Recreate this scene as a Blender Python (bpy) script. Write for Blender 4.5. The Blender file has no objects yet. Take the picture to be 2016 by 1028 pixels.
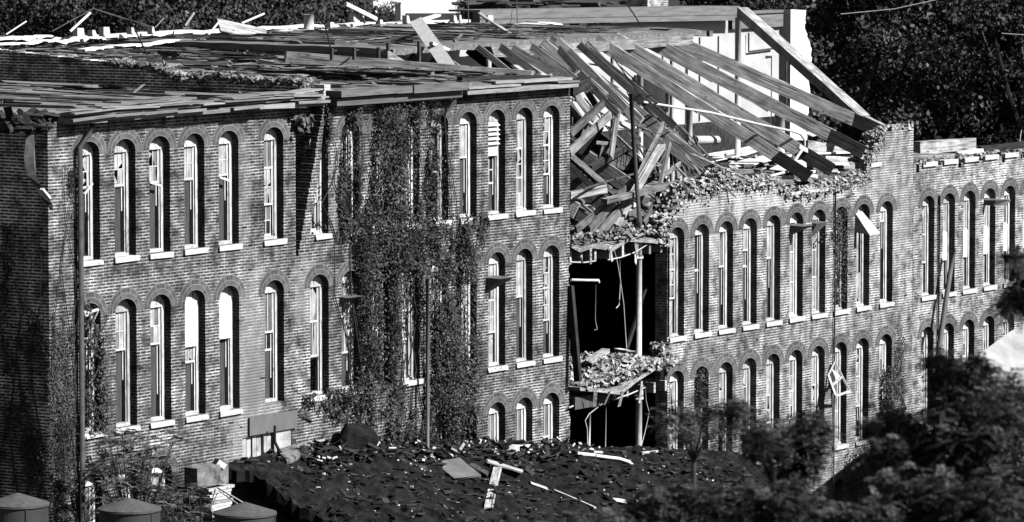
import bpy, math, random
from mathutils import Vector, Matrix, noise
from mathutils.geometry import tessellate_polygon
R = random.Random(7)
PI = math.pi
S = bpy.context.scene
COL = S.collection

# ------------------------------------------------------------------ camera
TH = math.radians(57); FPX = 9070.0; PITCH = math.atan(764 / FPX)
CAM = Vector((-74.85, -60.1, 17.0))
FW = Vector((math.sin(TH) * math.cos(PITCH), math.cos(TH) * math.cos(PITCH), -math.sin(PITCH)))
RT = Vector((math.cos(TH), -math.sin(TH), 0))
UP = RT.cross(FW)
cam = bpy.data.cameras.new('camera'); co = bpy.data.objects.new('camera', cam); COL.objects.link(co)
cam.sensor_width = 36; cam.lens = FPX / 2016 * 36
cam.clip_start = 0.5; cam.clip_end = 4000
cam.dof.use_dof = True; cam.dof.focus_distance = 112; cam.dof.aperture_fstop = 4.2
m = Matrix((RT, UP, -FW)).transposed().to_4x4(); m.translation = CAM
co.matrix_world = m
S.camera = co

# ------------------------------------------------------------------ light
SUN_EL = math.radians(40); SUN_AZ = math.radians(9)          # az measured from the facade normal (-Y) towards +X
sdir = Vector((math.sin(SUN_AZ) * math.cos(SUN_EL), -math.cos(SUN_AZ) * math.cos(SUN_EL), math.sin(SUN_EL)))
sl = bpy.data.lights.new('sun', 'SUN'); sl.energy = 5.0; sl.angle = math.radians(0.5); sl.color = (1, 1, 1)
so = bpy.data.objects.new('sun', sl); COL.objects.link(so)
so.rotation_euler = sdir.to_track_quat('Z', 'Y').to_euler(); so.location = (20, -40, 60)
W = bpy.data.worlds.new('World'); S.world = W; W.use_nodes = True
nt = W.node_tree; nt.nodes.clear()
sk = nt.nodes.new('ShaderNodeTexSky'); sk.sky_type = 'NISHITA'; sk.sun_disc = False; sk.air_density = .45; sk.dust_density = .3
sk.sun_elevation = SUN_EL; sk.sun_rotation = math.atan2(sdir.x, sdir.y)
bw = nt.nodes.new('ShaderNodeRGBToBW'); bg = nt.nodes.new('ShaderNodeBackground'); bg.inputs[1].default_value = 0.07
wo = nt.nodes.new('ShaderNodeOutputWorld')
nt.links.new(sk.outputs[0], bw.inputs[0]); nt.links.new(bw.outputs[0], bg.inputs[0]); nt.links.new(bg.outputs[0], wo.inputs[0])
S.view_settings.view_transform = 'Standard'; S.view_settings.look = 'None'
S.view_settings.exposure = 0.42; S.view_settings.gamma = 1.0
S.render.engine = 'CYCLES'; S.cycles.max_bounces = 5; S.cycles.use_denoising = True; S.cycles.diffuse_bounces = 0

# ------------------------------------------------------------------ survey helpers (points on planes of the site)
def ray(x, y): return FW + RT * ((x - 1008) / FPX) - UP * ((y - 514) / FPX)
def at(x, y, Y=0.0):
    d = ray(x, y); return CAM + d * ((Y - CAM.y) / d.y)
def atx(x, y, X):
    d = ray(x, y); return CAM + d * ((X - CAM.x) / d.x)
def atd(x, y, D): return CAM + ray(x, y) * D
def skew(x, y, Xb, k):      # point seen at a pixel on the skewed vertical plane X + k*Y = Xb
    d = ray(x, y); return CAM + d * ((Xb - CAM.x - k * CAM.y) / (d.x + k * d.y))
def atz(x, y, Z):
    d = ray(x, y); return CAM + d * ((Z - CAM.z) / d.z)

# ------------------------------------------------------------------ node helpers
class NB:
    def __init__(s, name):
        s.m = bpy.data.materials.new(name); s.m.use_nodes = True
        s.t = s.m.node_tree; s.t.nodes.clear()
        s.out = s.t.nodes.new('ShaderNodeOutputMaterial'); s.b = s.t.nodes.new('ShaderNodeBsdfPrincipled')
        s.t.links.new(s.b.outputs[0], s.out.inputs[0])
        s.b.inputs['Roughness'].default_value = 0.9; s.b.inputs['Specular IOR Level'].default_value = 0.2
    def n(s, k, **kw):
        x = s.t.nodes.new(k)
        for a, b in kw.items(): setattr(x, a, b)
        return x
    def put(s, sock, v):
        if v is None: return
        if isinstance(v, (int, float)): 
            try: sock.default_value = v
            except TypeError: sock.default_value = (v, v, v)
        elif isinstance(v, (tuple, list)): sock.default_value = v
        else: s.t.links.new(v, sock)
    def mth(s, op, a, b=None, c=None):
        x = s.n('ShaderNodeMath', operation=op)
        s.put(x.inputs[0], a); s.put(x.inputs[1], b); s.put(x.inputs[2], c); return x.outputs[0]
    def xyz(s, v):
        x = s.n('ShaderNodeSeparateXYZ'); s.put(x.inputs[0], v); return x.outputs
    def vec(s, a, b, c=0.0):
        x = s.n('ShaderNodeCombineXYZ'); s.put(x.inputs[0], a); s.put(x.inputs[1], b); s.put(x.inputs[2], c); return x.outputs[0]
    def scl(s, v, sx, sy, sz):
        x = s.n('ShaderNodeMapping'); s.put(x.inputs[0], v); x.inputs[3].default_value = (sx, sy, sz); return x.outputs[0]
    def noise(s, v, scale, det=3, rough=.55):
        x = s.n('ShaderNodeTexNoise'); s.put(x.inputs['Vector'], v); x.inputs['Scale'].default_value = scale
        x.inputs['Detail'].default_value = det; x.inputs['Roughness'].default_value = rough; return x.outputs[0]
    def rng(s, v, a, b, c=0.0, d=1.0):
        x = s.n('ShaderNodeMapRange'); s.put(x.inputs[0], v)
        for i, q in enumerate((a, b, c, d)): s.put(x.inputs[i + 1], q)
        return x.outputs[0]
    def mix(s, f, a, b):
        x = s.n('ShaderNodeMix', data_type='FLOAT'); s.put(x.inputs[0], f); s.put(x.inputs[2], a); s.put(x.inputs[3], b); return x.outputs[0]
    def wn(s, v):
        x = s.n('ShaderNodeTexWhiteNoise', noise_dimensions='3D'); s.put(x.inputs[0], v); return x.outputs[0]
    def obj(s): return s.n('ShaderNodeTexCoord').outputs['Object']
    def uv(s): return s.n('ShaderNodeTexCoord').outputs['UV']
    def pos(s): return s.n('ShaderNodeNewGeometry').outputs['Position']
    def isl(s): return s.n('ShaderNodeNewGeometry').outputs['Random Per Island']
    def rnd(s): return s.n('ShaderNodeObjectInfo').outputs['Random']
    def bump(s, h, d, st=1.0):
        x = s.n('ShaderNodeBump'); s.put(x.inputs['Height'], h); x.inputs['Distance'].default_value = d
        x.inputs['Strength'].default_value = st; s.t.links.new(x.outputs[0], s.b.inputs['Normal'])
    def grey(s, v):
        s.put(s.b.inputs['Base Color'], s.vec(v, v, v) if not isinstance(v, float) else (v, v, v, 1)); return s.m

def brick(name, base=.10, mortar=.42, L=.215, H=.068, jh=.023, jv=.020, hdr=True, vary=.65, patch=1.0, seed=0.0, light_x=None):
    s = NB(name); o = s.uv(); u, v, _ = s.xyz(o)
    P = s.pos()
    wob = s.noise(s.vec(u, v, seed), 1.3, 3)
    v2 = s.mth('ADD', v, s.mth('MULTIPLY', s.mth('SUBTRACT', wob, .5), .035))
    v2 = s.mth('ADD', v2, s.mth('MULTIPLY', s.mth('SUBTRACT', s.noise(s.vec(u, v, seed + 3), 9, 2), .5), .014))
    r = s.mth('DIVIDE', v2, H); row = s.mth('FLOOR', r); fr = s.mth('SUBTRACT', r, row)
    odd = s.mth('MODULO', s.mth('ADD', row, 1000.0), 2.0)
    ul = s.mth('DIVIDE', u, L)
    if hdr:
        h = s.mth('LESS_THAN', s.mth('MODULO', s.mth('ADD', row, 1001.0), 7.0), .5)
        ul = s.mth('MULTIPLY', ul, s.mth('ADD', h, 1.0))
    ul = s.mth('ADD', ul, s.mth('MULTIPLY', odd, .5))
    ul = s.mth('ADD', ul, s.mth('MULTIPLY', s.wn(s.vec(row, 3.3, seed)), .16))
    ci = s.mth('FLOOR', ul); fc = s.mth('SUBTRACT', ul, ci)
    dv = s.mth('MULTIPLY', s.mth('MINIMUM', fr, s.mth('SUBTRACT', 1.0, fr)), H)
    du = s.mth('MULTIPLY', s.mth('MINIMUM', fc, s.mth('SUBTRACT', 1.0, fc)), L)
    ero = s.noise(s.vec(u, v, seed + 7), 30, 3)
    mv = s.rng(s.mth('ADD', dv, s.mth('MULTIPLY', s.mth('SUBTRACT', ero, .5), .008)), jh * .42, jh * .9, 1.0, 0.0)
    mu = s.rng(s.mth('ADD', du, s.mth('MULTIPLY', s.mth('SUBTRACT', ero, .5), .006)), jv * .4, jv * .9, .8, 0.0)
    mm = s.mth('MAXIMUM', mv, mu)
    rb = s.wn(s.vec(ci, row, seed + 1.5))
    bc = s.mth('MULTIPLY', base, s.rng(rb, 0, 1, 1 - vary, 1 + vary))
    bc = s.mth('MULTIPLY', bc, s.rng(s.noise(s.vec(u, v, seed + 2), 45, 3), .3, .7, .75, 1.3))
    big = s.noise(s.vec(u, v, seed + 11), .45, 5, .62)
    lite = s.rng(big, .52, .72, 0.0, 1.0)
    dark = s.rng(big, .30, .46, 1.0, 0.0)
    mcol = s.mth('MULTIPLY', mortar, s.rng(s.noise(s.vec(u, v, seed + 5), 3.2, 4), .34, .64, .15, 1.35))
    c = s.mix(mm, bc, mcol)
    c = s.mth('MULTIPLY', c, s.mth('ADD', 1.0, s.mth('MULTIPLY', lite, .9 * patch)))
    c = s.mth('MULTIPLY', c, s.mth('SUBTRACT', 1.0, s.mth('MULTIPLY', dark, .55 * patch)))
    # rain streaks and lime bloom
    st = s.noise(s.vec(s.mth('MULTIPLY', u, 5.0), s.mth('MULTIPLY', v, .35), seed), 1.2, 5)
    c = s.mth('MULTIPLY', c, s.rng(st, .35, .65, .78, 1.18))
    if light_x:
        for (X0, Z0, rx, rz, amt) in light_x:       # lime-washed and weathered patches, and one painted eave shadow band
            q = s.mth('ADD', s.mth('POWER', s.mth('DIVIDE', s.mth('SUBTRACT', u, X0), rx), 2.0), s.mth('POWER', s.mth('DIVIDE', s.mth('SUBTRACT', v, Z0), rz), 2.0))
            q = s.mth('ADD', q, s.mth('MULTIPLY', s.mth('SUBTRACT', s.noise(s.vec(u, v, X0), 2.6, 5, .65), .5), 2.2))
            k = s.rng(q, .5, 1.1, 1.0, 0.0)
            c = s.mix(s.mth('MULTIPLY', k, abs(amt)), c, s.mth('ADD', s.mth('MULTIPLY', c, .6), .24) if amt > 0 else s.mth('MULTIPLY', c, .3))
    gone = s.mth('MULTIPLY', s.mth('LESS_THAN', s.wn(s.vec(ci, row, seed + 8.5)), .012), s.mth('SUBTRACT', 1.0, mm))
    c = s.mix(gone, c, .012)
    s.bump(s.mth('ADD', s.mth('SUBTRACT', 1.0, mm), s.mth('MULTIPLY', s.noise(s.vec(u, v, 1.0), 60, 2), .4)), .012, .8)
    return s.grey(c)

def archmat(name):
    s = NB(name); u, v, _ = s.xyz(s.uv())
    a = s.mth('FRACT', s.mth('DIVIDE', u, .07)); da = s.mth('MINIMUM', a, s.mth('SUBTRACT', 1.0, a))
    b = s.mth('FRACT', s.mth('DIVIDE', v, .115)); db = s.mth('MINIMUM', b, s.mth('SUBTRACT', 1.0, b))
    m1 = s.rng(da, .06, .14, .45, 0.0); m2 = s.rng(db, .06, .13, 1.0, 0.0)
    mm = s.mth('MAXIMUM', m1, m2)
    rb = s.wn(s.vec(s.mth('FLOOR', s.mth('DIVIDE', u, .07)), s.mth('FLOOR', s.mth('DIVIDE', v, .115)), 2.0))
    P = s.pos(); k = s.rng(s.noise(P, 1.0, 4), .3, .7, .7, 1.3)
    s.bump(s.mth('SUBTRACT', 1.0, mm), .01, .7)
    return s.grey(s.mth('MULTIPLY', s.mix(mm, s.rng(rb, 0, 1, .06, .15), .23), k))

def plain(name, c, var=.25, scale=6, rough=.85, spec=.2, bump=.0, stretch=(1, 1, 1), use='obj', thr=None, isl=0.0, rnd=0.0):
    s = NB(name); o = s.obj() if use == 'obj' else s.pos()
    o = s.scl(o, *stretch)
    f = s.noise(o, scale, 5, .6)
    c2 = s.mth('MULTIPLY', c, s.rng(f, .3, .7, 1 - var, 1 + var))
    if thr:       # flaked or stained areas
        k = s.rng(s.noise(o, thr[0], 5, .65), thr[1], thr[1] + .08, 0.0, 1.0)
        c2 = s.mix(k, c2, thr[2])
    if isl: c2 = s.mth('MULTIPLY', c2, s.rng(s.isl(), 0, 1, 1 - isl, 1 + isl))
    if rnd: c2 = s.mth('MULTIPLY', c2, s.rng(s.rnd(), 0, 1, 1 - rnd, 1 + rnd))
    if bump: s.bump(f, bump, .8)
    s.b.inputs['Roughness'].default_value = rough; s.b.inputs['Specular IOR Level'].default_value = spec
    return s.grey(c2)

def woodmat(name, c=.14, rnd=.35, knots=True):
    s = NB(name); o = s.obj()
    jit = s.mth('MULTIPLY', s.rnd(), 37.0)
    x, y, z = s.xyz(o)
    g = s.vec(s.mth('ADD', s.mth('MULTIPLY', x, .9), jit), s.mth('MULTIPLY', y, 16.0), s.mth('MULTIPLY', z, 16.0))
    f = s.noise(g, 1.5, 5, .65); f2 = s.noise(s.vec(s.mth('ADD', x, jit), y, z), 2.2, 4)
    cc = s.mth('MULTIPLY', c, s.rng(f, .3, .7, .3, 1.6))
    cc = s.mth('MULTIPLY', cc, s.rng(f2, .3, .7, .65, 1.35))
    k = s.rng(s.noise(s.vec(s.mth('MULTIPLY', x, 4.0), s.mth('MULTIPLY', y, 9.0), s.mth('ADD', s.mth('MULTIPLY', z, 9.0), jit)), 1.0, 3), .66, .72, 0, 1)
    cc = s.mix(k, cc, c * .3)
    ck = s.rng(s.noise(s.vec(s.mth('ADD', s.mth('MULTIPLY', x, .5), jit), s.mth('MULTIPLY', y, 30.0), s.mth('MULTIPLY', z, 22.0)), 1.0, 2), .62, .66, 0, 1)
    cc = s.mix(ck, cc, c * .15)
    cc = s.mth('MULTIPLY', cc, s.rng(s.rnd(), 0, 1, 1 - rnd, 1 + rnd))
    s.bump(f, .01, .9)
    return s.grey(cc)

def leafmat(name, c=.05, sc=.9):
    s = NB(name)
    cc = s.mth('MULTIPLY', c, s.rng(s.isl(), 0, 1, .3, 1.9))
    cc = s.mth('MULTIPLY', cc, s.rng(s.noise(s.pos(), sc, 4, .6), .35, .65, .3, 1.8))
    s.b.inputs['Roughness'].default_value = .6; s.b.inputs['Specular IOR Level'].default_value = .22
    return s.grey(cc)

M = dict(
    brickL=brick('brick_left', .055, .35, patch=1.45, light_x=[(7.2, 5.2, 1.1, 3.4, .75), (9.2, 7.6, .6, .9, .6), (10.6, 9.9, .5, 1.2, .5), (2.6, 1.2, 3.4, 1.6, -.7), (10, 3.6, 9, .55, -.6), (6.8, 10.0, .35, 1.4, .35), (17.5, 11.6, 3.2, .35, -.5), (3.5, 3.2, 4.5, 1.2, -.5), (14, 3.2, 3, .9, -.5)]),  # dark band below the right cornice is painted eave shadow
    brickE=brick('brick_end_shaded', .04, .75, seed=4.0, patch=.8, light_x=[(1.4, 5.0, 1.2, 1.1, -.8), (.6, 6.8, .8, .8, -.6)]),  # shade on the end wall put into a darker brick tone
    brickR=brick('brick_right', .125, .48, seed=9.0, patch=1.0, vary=.45, light_x=[(27.2, 8.0, .35, 1.2, .9), (28.5, 8.3, .28, .9, .8), (36.9, 7.9, 1.5, 2.2, .4), (37.0, 3.4, .5, 3.5, -.55), (26.6, 5.2, .16, 2.6, -.5), (34, 1.5, 1.6, 1.6, .4), (31.8, 8.45, 3.6, .3, 1.0), (26.2, 8.5, .8, .5, .9), (29.2, 8.75, 1.6, .28, .9), (25.2, 8.0, .4, .5, .9)]),
    brickF=brick('brick_far', .165, .50, seed=14.0, patch=.9),
    brickD=brick('brick_party', .05, .85, seed=21.0, patch=1.1),
    arch=archmat('brick_arch'),
    sill=plain('limestone_sill', .62, .3, 6, bump=.01, thr=(5, .60, .25), use='pos'),
    frame=plain('peeling_white_paint', .58, .35, 5, stretch=(3, 3, .8), use='pos', thr=(3.0, .58, .20), rnd=.3),
    sash=plain('sash_paint', .66, .2, 6, use='pos', thr=(5, .64, .25)),
    board=plain('window_board', .075, .5, 4, stretch=(9, 9, .6), use='pos', bump=.01),
    p_light=plain('limewashed_glass', .46, .45, 3, .4, .5, use='pos', thr=(2.2, .62, .24)),
    p_white=plain('white_sheet', .9, .06, 3, use='pos', thr=(6, .70, .4)),
    p_mid=plain('dusty_glass', .20, .45, 2.5, .35, .5, stretch=(2, 2, .7), use='pos'),
    p_dark=plain('dark_glass', .03, .5, 2, .15, .6, use='pos'),
    stone=plain('capping_stone', .6, .3, 6, use='pos', bump=.02),
    roof=plain('weathered_roofing', .20, .55, 1.5, stretch=(6, .5, 4), use='pos', bump=.05, thr=(.8, .64, .035)),
    roofL=plain('weathered_roofing_pale', .24, .40, 1.5, stretch=(6, .5, 4), use='pos', bump=.05, thr=(1.1, .66, .06)),
    scrap=plain('torn_roofing', .20, .5, 5, stretch=(3, 1, 3), use='pos', isl=.6),
    deck=plain('old_planking', .10, .5, 3, stretch=(8, .7, .7), use='pos', isl=.5, bump=.02),
    flash=plain('pale_flashing', .85, .15, 6, use='pos', thr=(2.2, .66, .35)),
    cornW=plain('cornice_boards', .27, .35, 3, stretch=(.6, 4, 8), use='pos', isl=.35, thr=(3.2, .60, .12)),
    cornD=plain('cornice_tarred', .13, .45, 3, stretch=(.5, 4, 8), use='pos', isl=.3),
    wood=woodmat('old_timber', .37, .5), wood2=woodmat('grey_timber', .18, .6), woodL=woodmat('pale_timber', .45, .2), woodD=woodmat('charred_timber', .045), woodW=plain('white_painted_timber', .7, .15, 5, thr=(6, .66, .5)),
    plaster=plain('whitewashed_wall', .55, .16, 1.2, use='pos', thr=(2.6, .70, .3), bump=.01),  # roof shade on the rear wall put into this greyer tone
    plasterB=plain('white_plaster', .9, .07, 3, use='pos', bump=.02, thr=(7, .74, .4)),  # full sun on the broken wall end put into this lighter tone
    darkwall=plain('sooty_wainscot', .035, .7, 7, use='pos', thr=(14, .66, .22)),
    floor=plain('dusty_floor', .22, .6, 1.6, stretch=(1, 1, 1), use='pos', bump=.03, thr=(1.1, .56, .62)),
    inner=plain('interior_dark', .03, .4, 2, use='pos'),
    rubble=plain('broken_brick', .27, .4, 9, use='pos', isl=.8, bump=.01, thr=(6, .6, .5)),
    rubbleD=plain('sooty_brick', .20, .5, 9, use='pos', isl=.8, bump=.01, thr=(6, .62, .45)),
    mortarB=plain('mortar_rubble', .48, .4, 14, use='pos', isl=.5, bump=.01),
    tar=plain('tar_roofing', .014, .8, 3, .9, .12, use='pos', bump=.06, thr=(3.2, .60, .045)),
    tarscrap=plain('tar_scraps', .035, .6, 6, .85, .15, use='pos', isl=.9),
    chips=plain('pale_chips', .55, .3, 9, use='pos', isl=.5),
    metal=plain('grey_sheet_metal', .16, .3, 2, .6, .35, stretch=(1, 1, .3), thr=(3, .66, .09)),
    metalD=plain('rusty_pipe', .07, .45, 5, .7, .3),
    metalL=plain('galvanised_pipe', .62, .18, 6, .5, .4),
    tank=plain('tank_steel', .05, .35, 1.6, .6, .35, use='pos', thr=(2.5, .66, .045), bump=.006),
    tankR=plain('tank_roof_felt', .10, .25, 10, .9, .2, use='pos', bump=.01),
    leaf=leafmat('ivy_leaves', .042, 1.4), leafT=leafmat('tree_leaves', .05, .5), leafF=leafmat('near_leaves', .055, 3.0), leafP=leafmat('shrub_leaves', .085), stem=plain('woody_stem', .05, .4, 8, use='pos'),
    bark=plain('bark', .06, .4, 8, use='pos'), dirt=plain('ground_dirt', .04, .6, .5, use='pos'), field=plain('pale_field', .9, .1, .05, use='pos'),
    stoneG=plain('grey_stone', .20, .5, 5, use='pos', bump=.03, thr=(3, .52, .07)),
    conc=plain('pale_concrete_roof', .40, .25, 1.2, use='pos', bump=.02, thr=(2, .66, .3)),
    wire=plain('wire', .5, .1, 3), wireD=plain('dark_wire', .03, .1, 3),
)

# ------------------------------------------------------------------ mesh helpers
class MB:
    def __init__(s): s.v = []; s.f = []; s.mi = []; s.uv = []
    def face(s, pts, mi=0, uv=None):
        b = len(s.v); s.v += [tuple(p) for p in pts]; s.f.append(tuple(range(b, b + len(pts)))); s.mi.append(mi)
        s.uv.append(uv if uv else [(p[0] + p[1], p[2]) for p in pts])
    def box(s, a, b, mi=0):
        x0, y0, z0 = a; x1, y1, z1 = b
        P = [Vector(q) for q in ((x0, y0, z0), (x1, y0, z0), (x1, y1, z0), (x0, y1, z0), (x0, y0, z1), (x1, y0, z1), (x1, y1, z1), (x0, y1, z1))]
        s.hexa(P, mi)
    def hexa(s, P, mi=0):
        b = len(s.v); s.v += [tuple(p) for p in P]
        for f in ((0, 3, 2, 1), (4, 5, 6, 7), (0, 1, 5, 4), (1, 2, 6, 5), (2, 3, 7, 6), (3, 0, 4, 7)):
            s.f.append(tuple(b + i for i in f)); s.mi.append(mi); s.uv.append([(P[i][0] + P[i][1], P[i][2]) for i in f])
    def bar(s, p, q, w, h=None, roll=0., mi=0, jag=0.):
        p, q = Vector(p), Vector(q); d = (q - p)
        if d.length < 1e-6: return
        d.normalize(); h = w if h is None else h
        up = Vector((0, 0, 1)) if abs(d.z) < .95 else Vector((0, 1, 0))
        sx = d.cross(up).normalized(); u = sx.cross(d)
        if roll: 
            rm = Matrix.Rotation(roll, 3, d); sx = rm @ sx; u = rm @ u
        A = [sx * a * w / 2 + u * b * h / 2 for a, b in ((-1, -1), (1, -1), (1, 1), (-1, 1))]
        J = lambda: d * R.uniform(-jag, jag)
        s.hexa([p + A[0] + J(), p + A[1] + J(), p + A[2] + J(), p + A[3] + J(), q + A[0] + J(), q + A[1] + J(), q + A[2] + J(), q + A[3] + J()], mi)
    def tube(s, pts, r, n=8, mi=0, cap=True):
        pts = [Vector(p) for p in pts]; b = len(s.v); m = len(pts)
        rr = r if isinstance(r, (list, tuple)) else [r] * m
        prev = None
        for i, p in enumerate(pts):
            d = (pts[min(i + 1, m - 1)] - pts[max(i - 1, 0)]).normalized()
            if prev is None:
                prev = d.cross(Vector((0.13, .2, 1)) if abs(d.z) < .9 else Vector((1, .1, 0))).normalized()
            sx = (prev - d * prev.dot(d)).normalized(); prev = sx; u = sx.cross(d)
            for k in range(n):
                a = 2 * PI * k / n; s.v.append(tuple(p + (sx * math.cos(a) + u * math.sin(a)) * rr[i]))
        for i in range(m - 1):
            for k in range(n):
                s.f.append((b + i * n + k, b + i * n + (k + 1) % n, b + (i + 1) * n + (k + 1) % n, b + (i + 1) * n + k)); s.mi.append(mi); s.uv.append([(0, 0)] * 4)
        if cap:
            s.f.append(tuple(b + k for k in range(n))); s.mi.append(mi); s.uv.append([(0, 0)] * n)
            s.f.append(tuple(b + (m - 1) * n + n - 1 - k for k in range(n))); s.mi.append(mi); s.uv.append([(0, 0)] * n)
    def chip(s, c, sx, sy, sz, mi=0, flat=False):
        r = Matrix.Rotation(R.uniform(0, 2 * PI), 3, 'Z')
        if not flat: r = r @ Matrix.Rotation(R.uniform(-.9, .9), 3, 'X') @ Matrix.Rotation(R.uniform(-.9, .9), 3, 'Y')
        else: r = r @ Matrix.Rotation(R.uniform(-.2, .2), 3, 'X')
        P = []
        for z in (-1, 1):
            for x, y in ((-1, -1), (1, -1), (1, 1), (-1, 1)):
                q = Vector((x * sx, y * sy, z * sz)) * .5
                q = Vector((q.x * R.uniform(.8, 1.05), q.y * R.uniform(.8, 1.05), q.z * R.uniform(.8, 1.05)))
                P.append(Vector(c) + r @ q)
        s.hexa(P, mi)
    def build(s, name, mats, parent=None, smooth=False):
        me = bpy.data.meshes.new(name); me.from_pydata(s.v, [], s.f)
        mats = mats if isinstance(mats, (list, tuple)) else [mats]
        for q in mats: me.materials.append(q)
        if len(mats) > 1: me.polygons.foreach_set('material_index', s.mi)
        ul = me.uv_layers.new(name='uv'); flat = [c for f in s.uv for p in f for c in p]
        ul.data.foreach_set('uv', flat)
        if smooth: me.polygons.foreach_set('use_smooth', [True] * len(me.polygons))
        me.update()
        o = bpy.data.objects.new(name, me); COL.objects.link(o)
        if parent: o.parent = parent
        return o

def tag(o, label=None, cat=None, group=None, kind=None):
    if label: o['label'] = label
    if cat: o['category'] = cat
    if group: o['group'] = group
    if kind: o['kind'] = kind
    return o
def empty(name, loc, label, cat, group=None):
    o = bpy.data.objects.new(name, None); COL.objects.link(o); o.location = loc
    return tag(o, label, cat, group)
def child(mb, name, mats, parent, smooth=False):           # part built in world coordinates under a thing
    o = mb.build(name, mats, parent, smooth)
    o.matrix_parent_inverse = parent_inv(parent); return o
def wm(p):
    return p.matrix_basis.copy() if p.parent is None else wm(p.parent) @ p.matrix_parent_inverse @ p.matrix_basis
def parent_inv(p): return wm(p).inverted()

def beam(name, p, q, w, h, mat, label=None, cat='timber', group=None, roll=0., jag=.06, parent=None, bow=0.02, n=6):
    """a timber with its own length axis (so that grain follows it), slightly bowed, with torn ends"""
    p, q = Vector(p), Vector(q); d = q - p; L = d.length; d.normalize()
    up = Vector((0, 0, 1)) if abs(d.z) < .97 else Vector((0, 1, 0))
    sy = up.cross(d).normalized(); sz = d.cross(sy)
    if roll:
        rm = Matrix.Rotation(roll, 3, d); sy = rm @ sy; sz = rm @ sz
    mb = MB(); rings = []
    b1, b2 = R.uniform(-bow, bow) * L * .3, R.uniform(-bow, bow) * L * .3
    for i in range(n + 1):
        t = i / n; x = t * L; oy = b1 * math.sin(PI * t); oz = b2 * math.sin(PI * t)
        rg = []
        for a, b in ((-1, -1), (1, -1), (1, 1), (-1, 1)):
            j = R.uniform(-jag, jag) if i in (0, n) else 0
            rg.append((x + j, a * w / 2 * R.uniform(.95, 1.03) + oy, b * h / 2 * R.uniform(.94, 1.03) + oz))
        rings.append(rg)
    for rg in rings: mb.v += rg
    for i in range(n):
        for k in range(4):
            f = (i * 4 + k, i * 4 + (k + 1) % 4, (i + 1) * 4 + (k + 1) % 4, (i + 1) * 4 + k)
            mb.f.append(f); mb.mi.append(0); mb.uv.append([(0, 0)] * 4)
    for f in ((0, 3, 2, 1), tuple(n * 4 + k for k in range(4))): mb.f.append(f); mb.mi.append(0); mb.uv.append([(0, 0)] * 4)
    o = mb.build(name, mat)
    mw = Matrix((d, sy, sz)).transposed().to_4x4(); mw.translation = p
    if parent is not None:
        o.parent = parent; o.matrix_parent_inverse = parent_inv(parent)
    o.matrix_basis = mw
    if label: tag(o, label, cat, group)
    return o

# ------------------------------------------------------------------ ground and far setting
g = MB(); g.face([(-700, -700, -1.5), (1900, -700, -1.5), (1900, 1900, -1.5), (-700, 1900, -1.5)]); tag(g.build('ground', M['dirt']), kind='structure')
g = MB(); g.face([atz(*q, -1.45) for q in ((735, 26), (955, 26), (955, -12), (735, -12))]); tag(g.build('field', M['field']), kind='structure')

# ------------------------------------------------------------------ THE MILL
mill = empty('mill_building', (0, 0, -1.5), 'long derelict three storey brick mill with its middle collapsed and roof torn open', 'building')
WW = .73; RISE = .27; REC = .175; TH_W = .36
def arch_pts(x0, w, zs, za, n=8, rise=RISE):
    """opening outline: anticlockwise from the lower left corner"""
    sp = za - rise; c = x0 + w / 2
    pts = [(x0, zs), (x0 + w, zs)]
    for k in range(n + 1):
        a = PI * k / n; pts.append((c + w / 2 * math.cos(a), sp + rise * math.sin(a)))
    return pts
def wall_mesh(outer, holes, y0, y1, mat, name, parent, back=True):
    mb = MB(); polys = [[Vector((x, z, 0)) for x, z in outer]] + [[Vector((x, z, 0)) for x, z in h] for h in holes]
    fl = [p for q in polys for p in q]
    tris = tessellate_polygon(polys)
    for t in tris:
        P = [fl[i] for i in t]
        nrm = (P[1] - P[0]).cross(P[2] - P[0]).z
        if nrm < 0: P = P[::-1]
        mb.face([(p.x, y0, p.y) for p in P])
        if back: mb.face([(p.x, y1, p.y) for p in P[::-1]])
    for q in polys:
        n = len(q)
        for i in range(n):
            a, b = q[i], q[(i + 1) % n]
            pts = [(a.x, y0, a.y), (b.x, y0, b.y), (b.x, y1, b.y), (a.x, y1, a.y)]
            uv = None
            if abs(a.y - b.y) < abs(a.x - b.x): uv = [(a.x, a.y + y0), (b.x, b.y + y0), (b.x, b.y + y1), (a.x, a.y + y1)]
            mb.face(pts, 0, uv)
    return child(mb, name, mat, parent)

colA = [1.0, 2.235, 3.445, 4.68, 5.93]; colB = [7.61]; colC = [9.34, 10.575, 11.81, 13.02, 14.22, 15.43, 16.67, 17.88, 19.09]
colR = [25.04, 26.28, 27.51, 28.74, 29.98, 31.2, 32.42, 33.65, 34.89, 36.22]; colF = [38.67, 39.91, 41.16, 42.41, 43.66, 44.9, 46.14, 47.38, 48.62, 49.86, 51.1, 52.34, 53.58, 54.82]
ROWS = {1: (8.87, 11.38), 2: (5.22, 7.97), 3: (1.55, 4.36)}
ROWR = {2: (5.22, 8.03), 3: (1.55, 4.36)}

def jit(a, b, n, amp):      # ragged polyline between two points
    out = []
    for k in range(1, n):
        t = k / n; out.append((a[0] + (b[0] - a[0]) * t, a[1] + (b[1] - a[1]) * t + R.choice((-1, 0, 1)) * amp))
    return out
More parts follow.
